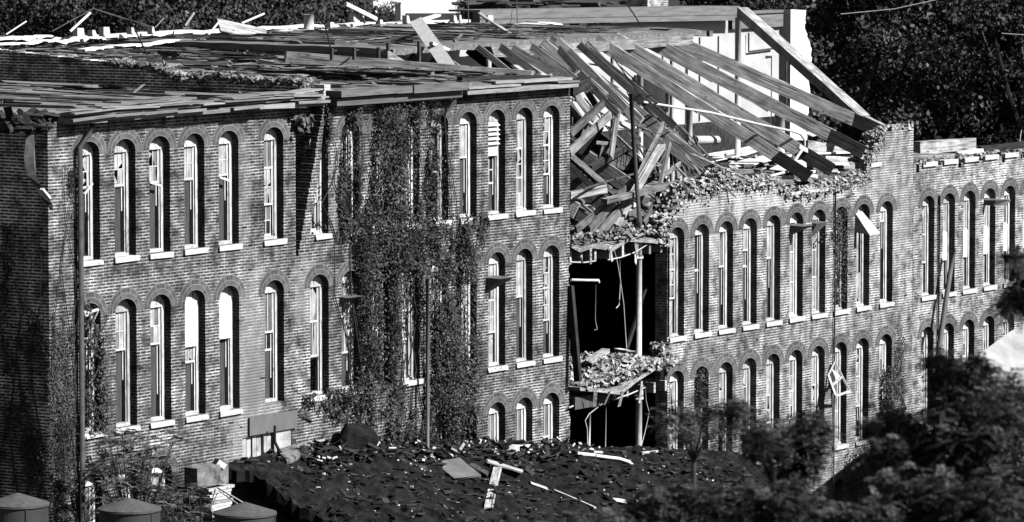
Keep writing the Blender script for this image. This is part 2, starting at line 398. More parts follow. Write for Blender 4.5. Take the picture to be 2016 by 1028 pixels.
# left part of the facade, with the stepped crack beside the party wall
crack = []
z, x = 11.84, 9.90
while z > 8.46:
    crack.append((x, z)); z -= .068 * R.choice((1, 2, 2)); crack.append((x, z)); x = 8.86 + (9.90 - 8.86) * (z - 8.4) / 3.44 + R.uniform(-.02, .02)
outerL = [(0, -1.5), (20.3, -1.5)]
for k in range(1, 100):
    zz = -1.5 + 13.35 * k / 100; outerL.append((20.3 + (0.0 if zz > 8.6 or k % 2 else R.uniform(-.10, .05)), zz))
outerL += [(20.3, 11.84)] + crack + [(8.80, 8.42), (8.80, 11.84), (0, 11.84)]
holesL = []
for r in (1, 2, 3):
    zs, za = ROWS[r]
    for c in colA + colB + colC:
        if r == 3 and c in colA[3:] + colB + colC[:4]: continue
        if r == 1 and c == colC[0]:
            holesL.append([(9.36, zs), (10.07, zs), (10.07, 11.12), (10.0, 11.28), (9.90, 11.33), (9.86, 11.1), (9.66, 10.0), (9.40, 9.2)]); continue
        holesL.append(arch_pts(c, WW, zs, za))
holesL.append([(6.75, 3.55), (8.6, 3.55), (8.6, 4.55), (6.75, 4.55)])
wall_mesh(outerL, holesL, 0, TH_W, M['brickL'], 'front_wall', mill)
# right part: broken top
top = [(24.62, 8.1), (25.0, 8.3), (25.4, 8.75), (26.2, 8.95), (26.9, 8.8), (27.6, 9.12), (28.6, 9.0), (29.6, 8.92), (30.3, 9.05), (30.9, 8.72), (32.2, 8.55), (33.3, 8.62), (34.6, 8.75), (35.4, 8.9), (35.42, 9.25), (35.9, 9.5), (36.0, 9.85), (36.5, 9.95), (38.10, 10.02)]
tp = []
for a, b in zip(top[:-1], top[1:]):
    n = max(1, int(abs(b[0] - a[0]) / .11)); prevz = a[1]
    for k in range(n):
        t = k / n; zz = round((a[1] + (b[1] - a[1]) * t) / .068) * .068 + R.choice((-.068, 0, 0, .068)); xx = a[0] + (b[0] - a[0]) * t
        tp.append((xx, prevz)) if k else None
        tp.append((xx + .01, zz)); prevz = zz
tp.append((38.12, 9.98))
outerR = [(25.0, -1.5), (38.12, -1.5)] + tp[::-1]
zz = 7.7; outerR += [(24.75, 8.0), (24.82, 7.6), (24.93, 7.55)]
outerR += [(24.93, 5.1), (24.7, 5.05), (24.6, 4.95), (24.75, 4.8), (24.66, 4.62), (24.9, 4.5), (24.94, 4.3), (24.98, 2.0)]
holesR = []
for r in (2, 3):
    zs, za = ROWR[r]
    for c in colR: holesR.append(arch_pts(c, WW, zs, za))
holesR.append(arch_pts(33.75, .5, -.6, .62, rise=.2))
wall_mesh(outerR, holesR, 0, TH_W, M['brickR'], 'front_wall', mill)
tp = []; x = 38.14; z = 8.84
while x < 58:
    base = 8.84 if x < 44.5 else 8.9
    incap = any(abs(x - (c + .36)) < .42 for c in colF)
    z2 = 8.84 if incap else base + R.choice((-.068, 0, .068, .136, -.136))
    tp += [(x, z), (x, z2)]; z = z2; x += R.uniform(.08, .2)
outerF = [(38.125, -1.5), (58, -1.5), (58, 8.8)] + tp[::-1]
holesF = []
for r in (2, 3):
    zs, za = ROWR[r]
    for c in colF: holesF.append(arch_pts(c, WW, zs, za))
wall_mesh(outerF, holesF, 0.0, TH_W, M['brickF'], 'front_wall', mill)
# end wall, rear wall, party wall
mb = MB(); mb.box((0.0, TH_W + .002, -1.5), (.36, 14, 11.9)); o = child(mb, 'end_wall', M['brickE'], mill)
mb = MB(); mb.face([(-.003, -.0, -1.5), (-.003, TH_W + .01, -1.5), (-.003, TH_W + .01, 11.84), (-.003, 0, 11.84)][::-1]); child(mb, 'end_wall', M['brickE'], mill)
mb = MB()
prof = []
for k in range(0, 57):
    y = TH_W + .004 + (14 - TH_W - .01) * k / 56
    zt = 12.20 + .068 * y * (1.0 if y > 4.6 else .62) if y < 10 else 12.92
    if y < 4.9: zt += R.choice((-.07, 0, 0, .07)) * .8
    prof.append((y, zt))
for i in range(len(prof) - 1):
    (ya, za), (yb, zb) = prof[i], prof[i + 1]
    mb.hexa([Vector(q) for q in ((9.95, ya, -1.5), (10.24, ya, -1.5), (10.24, yb, -1.5), (9.95, yb, -1.5), (9.95, ya, za), (10.24, ya, za), (10.24, yb, za), (9.95, yb, za))])
child(mb, 'party_wall', M['brickD'], mill)
mb2 = MB()
for k in range(1500):
    y = R.uniform(.3, 6.2); i = int((y - TH_W) / (14 - TH_W) * 56); zt = prof[max(0, min(55, i))][1]
    mb2.chip((R.uniform(9.9, 10.3), y, zt + R.uniform(-.06, .06) * (1 if y < 5 else .5)), R.uniform(.03, .2), R.uniform(.03, .16), R.uniform(.02, .06))
child(mb2, 'broken_coping', M['rubbleD'], mill)['kind'] = 'stuff'
# jagged stack of bricks at the front end of the party wall
mb = MB()
z = 11.84
for k in range(6): mb.box((9.93 + R.uniform(-.03, .03), .02 + R.uniform(-.03, .03), z), (10.2 + R.uniform(-.04, .05), .36, z + .062)); z += .068
child(mb, 'wall_stub', M['stone'], mill)
# rear wall: shade painted into its plaster tone, sunlight into the broken end's
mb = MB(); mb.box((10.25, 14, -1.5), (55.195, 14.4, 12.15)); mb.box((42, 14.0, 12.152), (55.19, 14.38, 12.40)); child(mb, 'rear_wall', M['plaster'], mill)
outer = [(55.2, 8.0), (56.35, 8.0)]
z = 8.0
ragged = [(56.30, 8.4), (56.2, 8.9), (56.45, 9.3), (56.5, 9.8), (56.45, 10.3), (56.62, 10.9), (56.55, 11.3), (56.3, 11.7), (56.15, 12.0), (56.2, 12.35)]
rg = []
for a, b in zip([(56.35, 8.0)] + ragged[:-1], ragged):
    for k in range(5):
        t = k / 5; rg.append((a[0] + (b[0] - a[0]) * t + R.uniform(-.05, .05), a[1] + (b[1] - a[1]) * t))
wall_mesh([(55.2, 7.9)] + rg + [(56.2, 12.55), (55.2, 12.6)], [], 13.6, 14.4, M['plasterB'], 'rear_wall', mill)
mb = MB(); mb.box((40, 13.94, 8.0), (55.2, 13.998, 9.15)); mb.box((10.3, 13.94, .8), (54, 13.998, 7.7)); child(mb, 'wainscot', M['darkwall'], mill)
xe = at(1457, 22, 13.5).x
mb = MB(); a_, b_, c_, d_ = at(945, 49, 13.5), at(1457, 40, 13.5), at(1457, 12, 13.5), at(945, 20, 13.5); V_ = Vector((0, .25, 0))
mb.hexa([a_, b_, b_ + V_, a_ + V_, d_, c_, c_ + V_, d_ + V_])
e_ = Vector((0, .252, 0)); f_ = Vector((0, 1.1, 0)); g_ = Vector((0, 0, -.06)); mb.hexa([d_ + e_ + g_, c_ + e_ + g_, c_ + f_ + g_, d_ + f_ + g_, d_ + e_, c_ + e_, c_ + f_, d_ + f_])
a_, b_ = at(945, 38, 13.48), at(1457, 29, 13.48); mb.hexa([a_, b_, b_ + V_ * .1, a_ + V_ * .1] + [q + Vector((0, 0, .05)) for q in (a_, b_, b_ + V_ * .1, a_ + V_ * .1)])
mb.box((xe + .12, 13.85, 12.05), (55.15, 13.99, 12.45)); mb.box((xe + .12, 13.85, 12.50), (55.19, 14.4, 12.58))
child(mb, 'rear_eave', [plain('grey_fascia', .20, .35, 2, stretch=(.5, 2, 5), use='pos')], mill)
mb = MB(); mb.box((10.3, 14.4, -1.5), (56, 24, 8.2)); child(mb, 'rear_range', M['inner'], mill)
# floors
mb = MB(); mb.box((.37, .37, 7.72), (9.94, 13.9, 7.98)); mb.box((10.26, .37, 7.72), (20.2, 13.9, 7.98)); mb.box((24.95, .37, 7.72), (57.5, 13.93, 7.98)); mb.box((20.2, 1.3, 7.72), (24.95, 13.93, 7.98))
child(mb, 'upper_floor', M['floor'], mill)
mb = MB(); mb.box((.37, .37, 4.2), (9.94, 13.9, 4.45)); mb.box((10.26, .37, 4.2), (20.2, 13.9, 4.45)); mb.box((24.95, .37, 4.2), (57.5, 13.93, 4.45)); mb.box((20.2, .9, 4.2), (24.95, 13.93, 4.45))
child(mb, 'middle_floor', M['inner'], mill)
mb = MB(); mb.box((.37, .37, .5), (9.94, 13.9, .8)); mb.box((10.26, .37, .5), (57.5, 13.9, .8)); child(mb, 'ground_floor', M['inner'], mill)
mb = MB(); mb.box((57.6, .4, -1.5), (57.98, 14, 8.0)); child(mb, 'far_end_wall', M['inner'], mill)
# added cross walls block light to keep each storey dark
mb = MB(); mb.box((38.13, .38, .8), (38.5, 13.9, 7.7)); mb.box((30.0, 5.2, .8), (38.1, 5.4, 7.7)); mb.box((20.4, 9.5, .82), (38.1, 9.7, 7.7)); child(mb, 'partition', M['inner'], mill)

# roof decks as displaced sheets
def deck(name, x0, x1, y0, y1, zf, nx, ny, mat, thick=.16, skip=None):
    mb = MB()
    def P(i, j):
        x = x0 + (x1 - x0) * i / nx; y = y0 + (y1 - y0) * j / ny
        return (x, y, zf(x, y))
    for i in range(nx):
        for j in range(ny):
            xm = x0 + (x1 - x0) * (i + .5) / nx; ym = y0 + (y1 - y0) * (j + .5) / ny
            if skip and skip(xm, ym): continue
            q = [P(i, j), P(i + 1, j), P(i + 1, j + 1), P(i, j + 1)]
            mb.face(q)
            mb.face([(a[0], a[1], a[2] - thick) for a in q[::-1]])
            for (di, dj, e) in ((-1, 0, (3, 0)), (1, 0, (1, 2)), (0, -1, (0, 1)), (0, 1, (2, 3))):
                i2, j2 = i + di, j + dj
                xm2 = x0 + (x1 - x0) * (i2 + .5) / nx; ym2 = y0 + (y1 - y0) * (j2 + .5) / ny
                if i2 < 0 or j2 < 0 or i2 >= nx or j2 >= ny or (skip and skip(xm2, ym2)):
                    a, b = q[e[0]], q[e[1]]
                    mb.face([a, (a[0], a[1], a[2] - thick), (b[0], b[1], b[2] - thick), b])
    return child(mb, name, mat, mill)
def nz(x, y, s=1., a=1., k=0.): return (noise.noise(Vector((x * s, y * s, k)))) * a
deck('roof', -.25, 9.9, .0, 14, lambda x, y: 12.02 + .012 * y + nz(x * 2.5, y * .3, 1, .05), 50, 60, M['roofL'], skip=lambda x, y: (x > 8.9 and .5 < y < 6.2) or (x < .6 + .3 * nz(x, y, 2) and y < 1.0))
def zr(x, y): return 12.0 + .048 * min(y, 6.7) + .030 * max(0, y - 6.7) + nz(x * 1.6, y * .25, 1, .07, 4) + nz(x * 6, y * 1.2, 1, .03, 7)
deck('roof', 10.24, 20.45, .02, 14.5, zr, 70, 80, M['roof'], skip=lambda x, y: (x > 16.8 + .3 * nz(x, y, 3, 1, 2) and 1.0 < y < 6.5 and (x + 1.2 * y) > 20.3 + nz(x, y, 2)) or (13 < x < 19 and 4.9 < y < 6.4 and nz(x, y, 1.4, 1, 8) > -.12))
deck('roof', 20.46, 36.6, 5.35, 14.5, lambda x, y: zr(x, y) + .36 - .026 * (y - 5.3), 90, 44, M['roof'], skip=lambda x, y: x > 35.0 and nz(x, y, 1.5, 1, 3) > .25)
# loose strips of roofing felt lying on the decks
mb = MB()
for k in range(1500):
    blk = R.random()
    if blk < .10: x = R.uniform(.2, 8.6); y = R.uniform(.3, 13.5); z = 12.04 + .012 * y
    elif blk < .7: x = R.uniform(10.3, 20.2); y = R.uniform(.2, 14); z = zr(x, y) + .01
    else: x = R.uniform(20.6, 34.8); y = R.uniform(5.8, 14.2); z = zr(x, y) + .37 - .026 * (y - 5.3)
    L = R.uniform(.5, 3.6) if R.random() < .75 else R.uniform(.2, .6); w = R.uniform(.012, .07) if R.random() < .88 else R.uniform(.08, .3); a = R.gauss(PI / 2, .13) if R.random() < .88 else R.uniform(0, PI)
    d = Vector((math.cos(a), math.sin(a), R.uniform(-.01, .02))); p = Vector((x, y, z + R.uniform(.01, .05)))
    q = p + d * L
    if q.y > 14.3 or (x < 9.9 < q.x) or (x < 20.4 and q.x > 20.5 and q.y < 6.7): continue
    mb.bar(p, q, w, R.uniform(.006, .03) if R.random() < .85 else .07, R.uniform(-.25, .25), jag=.2)
child(mb, 'roofing_scraps', M['scrap'], mill)['kind'] = 'stuff'
mb = MB()
for k in range(20):
    if R.random() < .3: x = R.uniform(.5, 8.2); y = R.uniform(.6, 12); z = 12.05 + .012 * y
    else: x = R.uniform(10.6, 19.4); y = R.uniform(.4, 12.5); z = zr(x, y) + .02
    Lx, Ly = R.uniform(.3, 1.0), R.uniform(.6, 2.2); nx_, ny_ = 5, 8; cu = R.uniform(.03, .14); b0 = len(mb.v); sd = R.uniform(0, 50); an = R.gauss(0, .2)
    for j in range(ny_ + 1):
        for i in range(nx_ + 1):
            u_, v_ = i / nx_, j / ny_; dx = u_ * Lx + .12 * nz(v_ * 4, sd); dy = v_ * Ly + .2 * nz(u_ * 5, sd + 3)
            mb.v.append((x + dx * math.cos(an) - dy * math.sin(an), y + dx * math.sin(an) + dy * math.cos(an), z + .02 + cu * (1 - u_) ** 3 + .04 * nz(u_ * 3 + sd, v_ * 3) + .012 * (y * 0)))
    for j in range(ny_):
        for i in range(nx_):
            q = b0 + j * (nx_ + 1) + i; mb.f.append((q, q + 1, q + nx_ + 2, q + nx_ + 1)); mb.mi.append(0); mb.uv.append([(0, 0)] * 4)
child(mb, 'torn_felt', M['roofL'], mill)['kind'] = 'stuff'
# pale flashing along the back edge
def ribbon(name, pts, Y, dep, hgt, mat):
    mb = MB(); P0 = [at(x, y, Y) for x, y in pts]; P = []
    for a, b in zip(P0[:-1], P0[1:]):
        for k in range(3): P.append(a.lerp(b, k / 3) + Vector((0, 0, R.uniform(-.03, .03))))
    P.append(P0[-1])
    for a, b in zip(P[:-1], P[1:]):
        pass
        h0 = hgt * R.uniform(.7, 1.3)
        mb.hexa([a + Vector((0, 0, -h0)), b + Vector((0, 0, -h0)), b + Vector((0, dep, -h0)), a + Vector((0, dep, -h0)), a, b, b + Vector((0, dep, .0)), a + Vector((0, dep, .0))])
    return child(mb, name, mat, mill)
ribbon('flashing', [(-20, 76), (30, 74), (70, 72), (100, 71), (140, 75)], 13.8, .35, .07, M['flash'])
ribbon('flashing', [(150, 74), (175, 72), (215, 70), (268, 66), (300, 64), (340, 62), (400, 60), (470, 57), (540, 53), (620, 49), (700, 46), (780, 43), (860, 40), (950, 39), (990, 40)], 13.8, .4, .085, M['flash'])
ribbon('flashing', [(-20, 84), (40, 85), (65, 82), (95, 79), (130, 82), (145, 78), (160, 74), (200, 72)], 13.0, .25, .05, M['flash'])
ribbon('flashing', [(168, 96), (200, 93), (235, 89), (268, 87), (300, 84), (345, 80), (420, 78), (500, 76), (560, 70), (620, 66), (700, 62), (800, 57)], 12.2, .3, .06, M['flash'])
ribbon('flashing', [(560, 60), (640, 58), (720, 54), (800, 52)], 13.2, .3, .05, M['flash'])
ribbon('flashing', [(860, 58), (940, 55), (1000, 51), (1040, 48), (1080, 45), (1108, 47)], 12.6, .35, .07, M['flash'])
# cornice boards
def course(name, x0, x1, mat, spec, seg=1.1):
    mb = MB()
    for (dy, dep, z0, z1, skipf, amp) in spec:
        x = x0
        while x < x1:
            L = min(R.uniform(.7, 1.5) * seg, x1 - x)
            if R.random() > skipf:
                o1, o2 = R.uniform(-amp, amp), R.uniform(-amp, amp)
                mb.hexa([Vector(q) for q in ((x, dy, z0 + o1), (x + L, dy, z0 + o2), (x + L, dy + dep, z0 + o2), (x, dy + dep, z0 + o1), (x, dy, z1 + o1), (x + L, dy, z1 + o2), (x + L, dy + dep, z1 + o2), (x, dy + dep, z1 + o1))])
            x += L + .004
    return child(mb, name, mat, mill)
course('cornice', .35, 9.6, M['cornW'], [(-.30, .30, 11.80, 11.92, .06, .022), (-.40, .10, 11.87, 11.93, .25, .03), (-.36, .34, 11.965, 12.0, .0, .012), (-.44, .3, 12.02, 12.05, .22, .03), (-.34, .4, 12.07, 12.09, .35, .03), (-.2, .5, 12.11, 12.14, .45, .04)])
course('cornice', 10.0, 15.1, M['cornD'], [(-.30, .30, 11.76, 11.93, .0, .004), (-.42, .42, 11.96, 12.10, .0, .008), (-.46, .06, 11.94, 12.12, .25, .01)], 2.2)
course('cornice', 15.35, 20.25, M['cornW'], [(-.28, .28, 11.80, 11.90, .0, .006), (-.32, .32, 11.93, 11.97, .35, .012), (-.1, .4, 11.99, 12.05, .3, .02)], 1.6)
mb = MB(); mb.box((-.35, -.2, 11.7), (-.02, 6, 11.82)); mb.box((-.4, .9, 11.86), (0, 14, 11.98)); child(mb, 'cornice', M['cornD'], mill)
# girders, posts
beam('girder', (17.0, 6.7, 12.05), (20.5, 6.7, 12.05), .26, .34, M['wood'], parent=mill, jag=.1, n=4)
beam('girder', (24.6, 5.2, 12.40), (34.7, 5.2, 12.42), .26, .28, M['wood'], parent=mill, jag=.1, n=14)
for x in (21.5, 24.6, 27.6, 30.7, 33.8):
    mb = MB(); mb.tube([(x, 5.2, 8), (x, 5.2, 12.2)], .07, 10); child(mb, 'column', M['metalL'], mill)
for (x, y0, y1, Y) in ((1316, 140, 228, 10.5), (1260, 120, 205, 10.5), (1357, 200, 268, 8.0), (1453, 34, 222, 12.3), (1535, 225, 300, 9.5)):
    a = at(x, y0, Y); b = at(x, y1, Y); mb = MB(); mb.tube([(a.x, a.y, 7.98), (a.x, a.y, a.z)], .095 if x != 1535 else .16, 14); child(mb, 'column', M['metalL'], mill, True)
mb = MB()                                        # doorway in the rear wall
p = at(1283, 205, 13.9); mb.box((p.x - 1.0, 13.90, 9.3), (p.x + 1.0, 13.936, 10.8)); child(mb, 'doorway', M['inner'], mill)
mb = MB()
for xx in (1305, 1378, 1415): 
    a = at(xx, 40, 13.97); mb.tube([(a.x, 13.97, 11.85), (a.x, 13.97, 9.2)], .02, 5)
a = at(1474, 75, 13.9); mb.tube([(a.x, 13.9, 11.9), (a.x, 13.9, 11.3), (a.x + 1.6, 13.9, 11.35)], .03, 5); a = at(1548, 75, 13.5); mb.tube([(a.x, 13.5, 9), (a.x, 13.5, 11.5), (a.x - .4, 13.5, 11.5)], .04, 6)
child(mb, 'conduit', M['metalD'], mill)
# downpipe at the left corner and between the windows
p = at(157, 250, -.12); mb = MB(); mb.tube([(p.x + .35, -.2, 11.75), (p.x + .3, -.14, 11.55), (p.x, -.12, 11.3), (p.x, -.12, -1.5)], .06, 8); child(mb, 'downpipe', M['metalD'], mill, True)
mb = MB(); p = at(843, 700, -.32); mb.tube([(p.x, -.30, 2.5), (p.x, -.30, 7.6)], .045, 8); child(mb, 'downpipe', M['metal'], mill, True)
mb = MB(); p = at(1641, 450); mb.tube([(p.x, -.05, 8.5), (p.x, -.05, 0)], .025, 6); p = at(1846, 450); mb.tube([(p.x, -.05, 8), (p.x, -.05, 1)], .03, 6); child(mb, 'downpipe', M['metalD'], mill, True)
mb = MB(); p = at(880, 200); mb.tube([(p.x, -.2, 11.95), (p.x, -.2, 11.7), (p.x - .1, -.1, 11.4)], .05, 8); child(mb, 'downpipe', M['metalD'], mill, True)

# ------------------------------------------------------------------ windows
MATS_P = [M['p_light'], M['p_mid'], M['p_dark'], M['p_white'], M['board']]
RW = random.Random(31)
def window(x0, w, zs, za, spec, sillk='s', arch=True, halfleft=False, tilt=0, ymul=1., frame_mat=None, nosash=False):
    yF = REC
    fr = MB(); t = .105
    sp = za - RISE
    # frame: jamb boards, bottom rail, arched head board
    fr.box((x0, yF, zs), (x0 + .05, yF + .12, sp)); fr.box((x0 + w - t, yF - .0, zs), (x0 + w, yF + .12, sp + .1))
    fr.box((x0 + w - t - .035, yF + .03, zs), (x0 + w - t, yF + .12, sp))
    fr.box((x0 + .05, yF, zs), (x0 + w - t, yF + .12, zs + .07))
    n = 12; cpt = x0 + w / 2; ap = []
    for k in range(n + 1):
        a = PI * k / n; ap.append((cpt + w / 2 * math.cos(a), sp + RISE * math.sin(a)))
    fr.face([(x, yF + .01, z) for x, z in ap] )
    fr.box((x0, yF - .008, sp - .03), (x0 + w, yF + .05, sp + .02))
    wo_ = child(fr, 'window', frame_mat or M['frame'], mill)
    sa = MB(); pa = MB()
    zb = zs + .07; zt = sp - .03; H = zt - zb; z = zt
    xa, xb = x0 + .05, x0 + w - t - .035
    for (frac, kind, rows) in spec:
        if sa.f: child(sa, 'sash', M['sash'], wo_); sa = MB()
        h = H * frac; z1 = z; z0 = z - h; yy = yF + (.05 if kind in 'LMWX' else .09)
        if kind in 'LMDXW' and kind != 'W':
            sa.box((xa, yy - .02, z0), (xb, yy + .025, z0 + .045)); xm = (xa + .16 + xb) / 2
            sa.box((xa, yy - .015, z0), (xa + .04, yy + .02, z1)); sa.box((xb - .035, yy - .015, z0), (xb, yy + .02, z1))
            sa.box((xm - .012, yy - .012, z0 + .04), (xm + .012, yy + .015, z1))
            for rr in range(1, rows): sa.box((xa, yy - .01, z0 + h * rr / rows - .012), (xb, yy + .012, z0 + h * rr / rows + .012))
            for rr in range(rows):
                for (pa0, pa1) in ((xa + .03, xm), (xm, xb - .03)):
                    q0 = z0 + .03 + (h - .03) * rr / rows; q1 = z0 + .03 + (h - .03) * (rr + 1) / rows
                    if kind == 'L': mi = 0 if RW.random() < .85 else 1
                    elif kind == 'M': mi = 1
                    elif kind == 'D': mi = 2 if RW.random() < .8 else 1
                    else: mi = RW.choice((0, 0, 1, 2))
                    if kind == 'X' or (kind == 'L' and RW.random() < .15):
                        m2 = RW.choice((0, 0, 0, 1))           # broken pane: a jagged remnant
                        cut = [(pa0, q0), (pa1, q0 + (q1 - q0) * RW.uniform(0, .5)), (pa1 - (pa1 - pa0) * RW.uniform(.1, .5), q0 + (q1 - q0) * RW.uniform(.3, .8)), (pa0 + (pa1 - pa0) * RW.uniform(.2, .9), q1), (pa0, q1)]
                        if RW.random() < .5: cut = [(pa0 + pa1 - a, b) for a, b in cut][::-1]
                        if RW.random() < .4: cut = [(a, q0 + q1 - b) for a, b in cut][::-1]
                        pa.face([(a, yy, b) for a, b in cut], m2)
                    else: pa.face([(pa0, yy, q0), (pa1, yy, q0), (pa1, yy, q1), (pa0, yy, q1)], mi)
        elif kind == 'W':
            pa.box((xa - .02, yF - .03, z0), (x0 + w - .11, yF - .01, z1 + .04), 3)
        elif kind == 'w':
            pa.box((xa, yF + .0, z0), (xb, yF + .02, z1), 3)
        elif kind == 'B':
            pa.box((xa, yy - .0, z0), (xb - .06, yy + .02, z1), 4)
            sa.box((xb - .05, yy - .02, z1 - h * RW.uniform(.3, .7)), (xb - .02, yy + .03, z1))
        elif kind == 'V':                        # louvres
            for k in range(rows):
                zc = z0 + h * (k + .5) / rows; sa.hexa([Vector(q) for q in ((xa, yF - .10, zc - .045), (x0 + w - .11, yF - .10, zc - .045), (x0 + w - .11, yF, zc + .03), (xa, yF, zc + .03), (xa, yF - .10, zc - .03), (x0 + w - .11, yF - .10, zc - .03), (x0 + w - .11, yF, zc + .045), (xa, yF, zc + .045))])
        elif kind == 'K': pa.box((xa, yy, z0), (xb, yy + .02, z1), 0)
        if kind in 'BOW' : sa.box((xa, yy - .04, z1 - .02), (xb, yy + .02, z1 + .015)) if RW.random() < .6 else None
        z = z0
    if sa.f: child(sa, 'sash', M['sash'], wo_)
    if pa.f: child(pa, 'pane', MATS_P, wo_)
    if sillk:
        sm = MB()
        j = RW.uniform(-.01, .01)
        if sillk == 's': e1, e2 = RW.uniform(-.02, .02), RW.uniform(-.02, .03); sm.hexa([Vector(q) for q in ((x0 - .05 + e1, -.06, zs - .115), (x0 + w + .05, -.06, zs - .115 + j), (x0 + w + .05, REC + .02, zs - .11), (x0 - .05, REC + .02, zs - .11), (x0 - .05 + e1 * 1.5, -.055 + abs(e1), zs - .005 + j), (x0 + w + .05 + e2, -.06, zs - .005 + e2 * .3), (x0 + w + .05, REC + .02, zs), (x0 - .05, REC + .02, zs))])
        elif sillk == 'h': sm.box((x0 - .03, -.06, zs - .13), (x0 + w * .62, REC, zs + .0))
        sm.box((x0 + .05, REC - .06, zs + .002), (x0 + w - .1, REC - .002, zs + .05))
        child(sm, 'sill', M['sill'], wo_)
    if arch:
        am = MB(); n = 16; wd = .24; prev = None
        for k in range(n + 1):
            a = -.04 + (PI + .08) * k / n
            i_ = (cpt + (w / 2) * math.cos(a), sp + RISE * math.sin(a)); o_ = (cpt + (w / 2 + wd) * math.cos(a), sp - .0 + (RISE + wd) * math.sin(a))
            s_ = (PI * (w / 2 + .1)) * k / n
            if prev:
                (pi, po, ps) = prev
                for yy, fl in ((-.008, False),):
                    am.face([(i_[0], yy, i_[1]), (o_[0], yy, o_[1]), (po[0], yy, po[1]), (pi[0], yy, pi[1])], 0, [(s_, 0.0), (s_, wd), (ps, wd), (ps, 0.0)])
                am.face([(po[0], -.008, po[1]), (o_[0], -.008, o_[1]), (o_[0], .001, o_[1]), (po[0], .001, po[1])], 0, [(ps, wd)] * 4)
            prev = (i_, o_, s_)
        child(am, 'arch', M['arch'], wo_)
    return wo_
def anyspec():
    return RW.choice([[(.33, 'X', 2), (.33, 'X', 2), (.34, 'B', 1)], [(.35, 'L', 2), (.3, 'X', 2), (.35, 'D', 2)], [(.33, 'L', 2), (.34, 'L', 2), (.33, 'X', 2)], [(.4, 'X', 2), (.6, 'O', 1)], [(.34, 'L', 1), (.33, 'X', 2), (.33, 'L', 1)]])
row1 = {1.0: [(.33, 'X', 2), (.67, 'B', 1)], 2.235: [(.34, 'X', 2), (.66, 'B', 1)], 3.445: [(.34, 'X', 2), (.66, 'B', 1)], 4.68: [(.34, 'L', 2), (.66, 'B', 1)], 5.93: [(.33, 'L', 2), (.67, 'B', 1)],
        7.61: [(.3, 'M', 1), (.38, 'X', 2), (.32, 'D', 2)], 10.575: [(.4, 'D', 1), (.3, 'D', 1), (.3, 'B', 1)], 11.81: [(.35, 'M', 1), (.3, 'D', 2), (.35, 'B', 1)], 13.02: [(.33, 'D', 2), (.34, 'M', 1), (.33, 'B', 1)], 14.22: [(.5, 'O', 1), (.5, 'O', 1)],
        15.43: [(.38, 'L', 1), (.62, 'B', 1)], 16.67: [(.26, 'V', 5), (.12, 'W', 1), (.32, 'D', 2), (.3, 'B', 1)], 17.88: [(.34, 'L', 1), (.33, 'X', 2), (.33, 'L', 2)], 19.09: [(.33, 'X', 2), (.33, 'X', 2), (.34, 'B', 1)]}
row2 = {1.0: [(.2, 'O', 1), (.8, 'B', 1)], 2.235: [(.35, 'L', 2), (.65, 'B', 1)], 3.445: [(.34, 'L', 2), (.66, 'B', 1)], 4.68: [(.40, 'W', 1), (.15, 'X', 1), (.45, 'B', 1)], 5.93: [(.37, 'W', 1), (.63, 'B', 1)], 7.61: [(.38, 'M', 1), (.17, 'D', 1), (.45, 'B', 1)],
        9.34: [(.34, 'L', 1), (.33, 'X', 1), (.33, 'O', 1)], 10.575: [(.33, 'L', 1), (.35, 'L', 1), (.32, 'B', 1)], 11.81: [(.5, 'D', 2), (.5, 'B', 1)], 13.02: [(.36, 'L', 2), (.28, 'X', 2), (.36, 'L', 1)], 14.22: [(.5, 'M', 1), (.5, 'D', 1)], 15.43: [(.4, 'L', 1), (.6, 'X', 2)],
        16.67: [(.38, 'L', 1), (.32, 'L', 2), (.3, 'K', 1)], 17.88: [(.38, 'L', 1), (.62, 'B', 1)], 19.09: [(.33, 'X', 2), (.33, 'X', 2), (.34, 'B', 1)]}
rowR2 = {25.04: [(.34, 'X', 2), (.30, 'X', 2), (.36, 'K', 1)], 26.28: [(.38, 'D', 1), (.62, 'B', 1)], 27.51: [(.38, 'L', 1), (.62, 'B', 1)], 28.74: [(.24, 'L', 1), (.17, 'D', 1), (.59, 'B', 1)], 29.98: [(.36, 'L', 1), (.64, 'B', 1)],
         31.2: [(.33, 'L', 1), (.33, 'L', 1), (.34, 'L', 1)], 32.42: [(.34, 'X', 1), (.3, 'X', 1), (.36, 'L', 1)], 33.65: [(.35, 'D', 1), (.65, 'X', 2)], 34.89: [(.66, 'K', 1), (.34, 'L', 1)], 36.22: [(.12, 'L', 1), (.88, 'B', 1)]}
for c, sp_ in row1.items(): window(c, WW, *ROWS[1], sp_, sillk='h' if c == 15.43 else 's')
for c, sp_ in row2.items(): window(c, WW, *ROWS[2], sp_, sillk=None if c in (7.61, 11.81, 14.22, 15.43) else 's')
for c in colC[5:] + colA[:3] + [14.22]: 
    if c in (15.43,): continue
    window(c, WW, *ROWS[3], RW.choice([[(.35, 'L', 1), (.65, 'B', 1)], [(.34, 'M', 1), (.3, 'X', 2), (.36, 'O', 1)]]))
for c, sp_ in rowR2.items(): window(c, WW, *ROWR[2], sp_)
for c in colR: window(c, WW, *ROWR[3], [(.5, 'X', 2), (.5, 'X', 3)] if c < 25.5 else anyspec())
for i, c in enumerate(colF):
    window(c, WW, *ROWR[2], [(.34, 'L', 1), (.32, 'X' if i == 0 else 'w', 1), (.34, 'K', 1)]); window(c, WW, *ROWR[3], [(.33, 'X', 2), (.33, 'X', 2), (.34, 'X', 2)])
# window behind the crack
wo_ = window(9.60, .48, 8.87, 11.15, [(.3, 'O', 1), (.37, 'X', 1), (.33, 'D', 1)], arch=False)
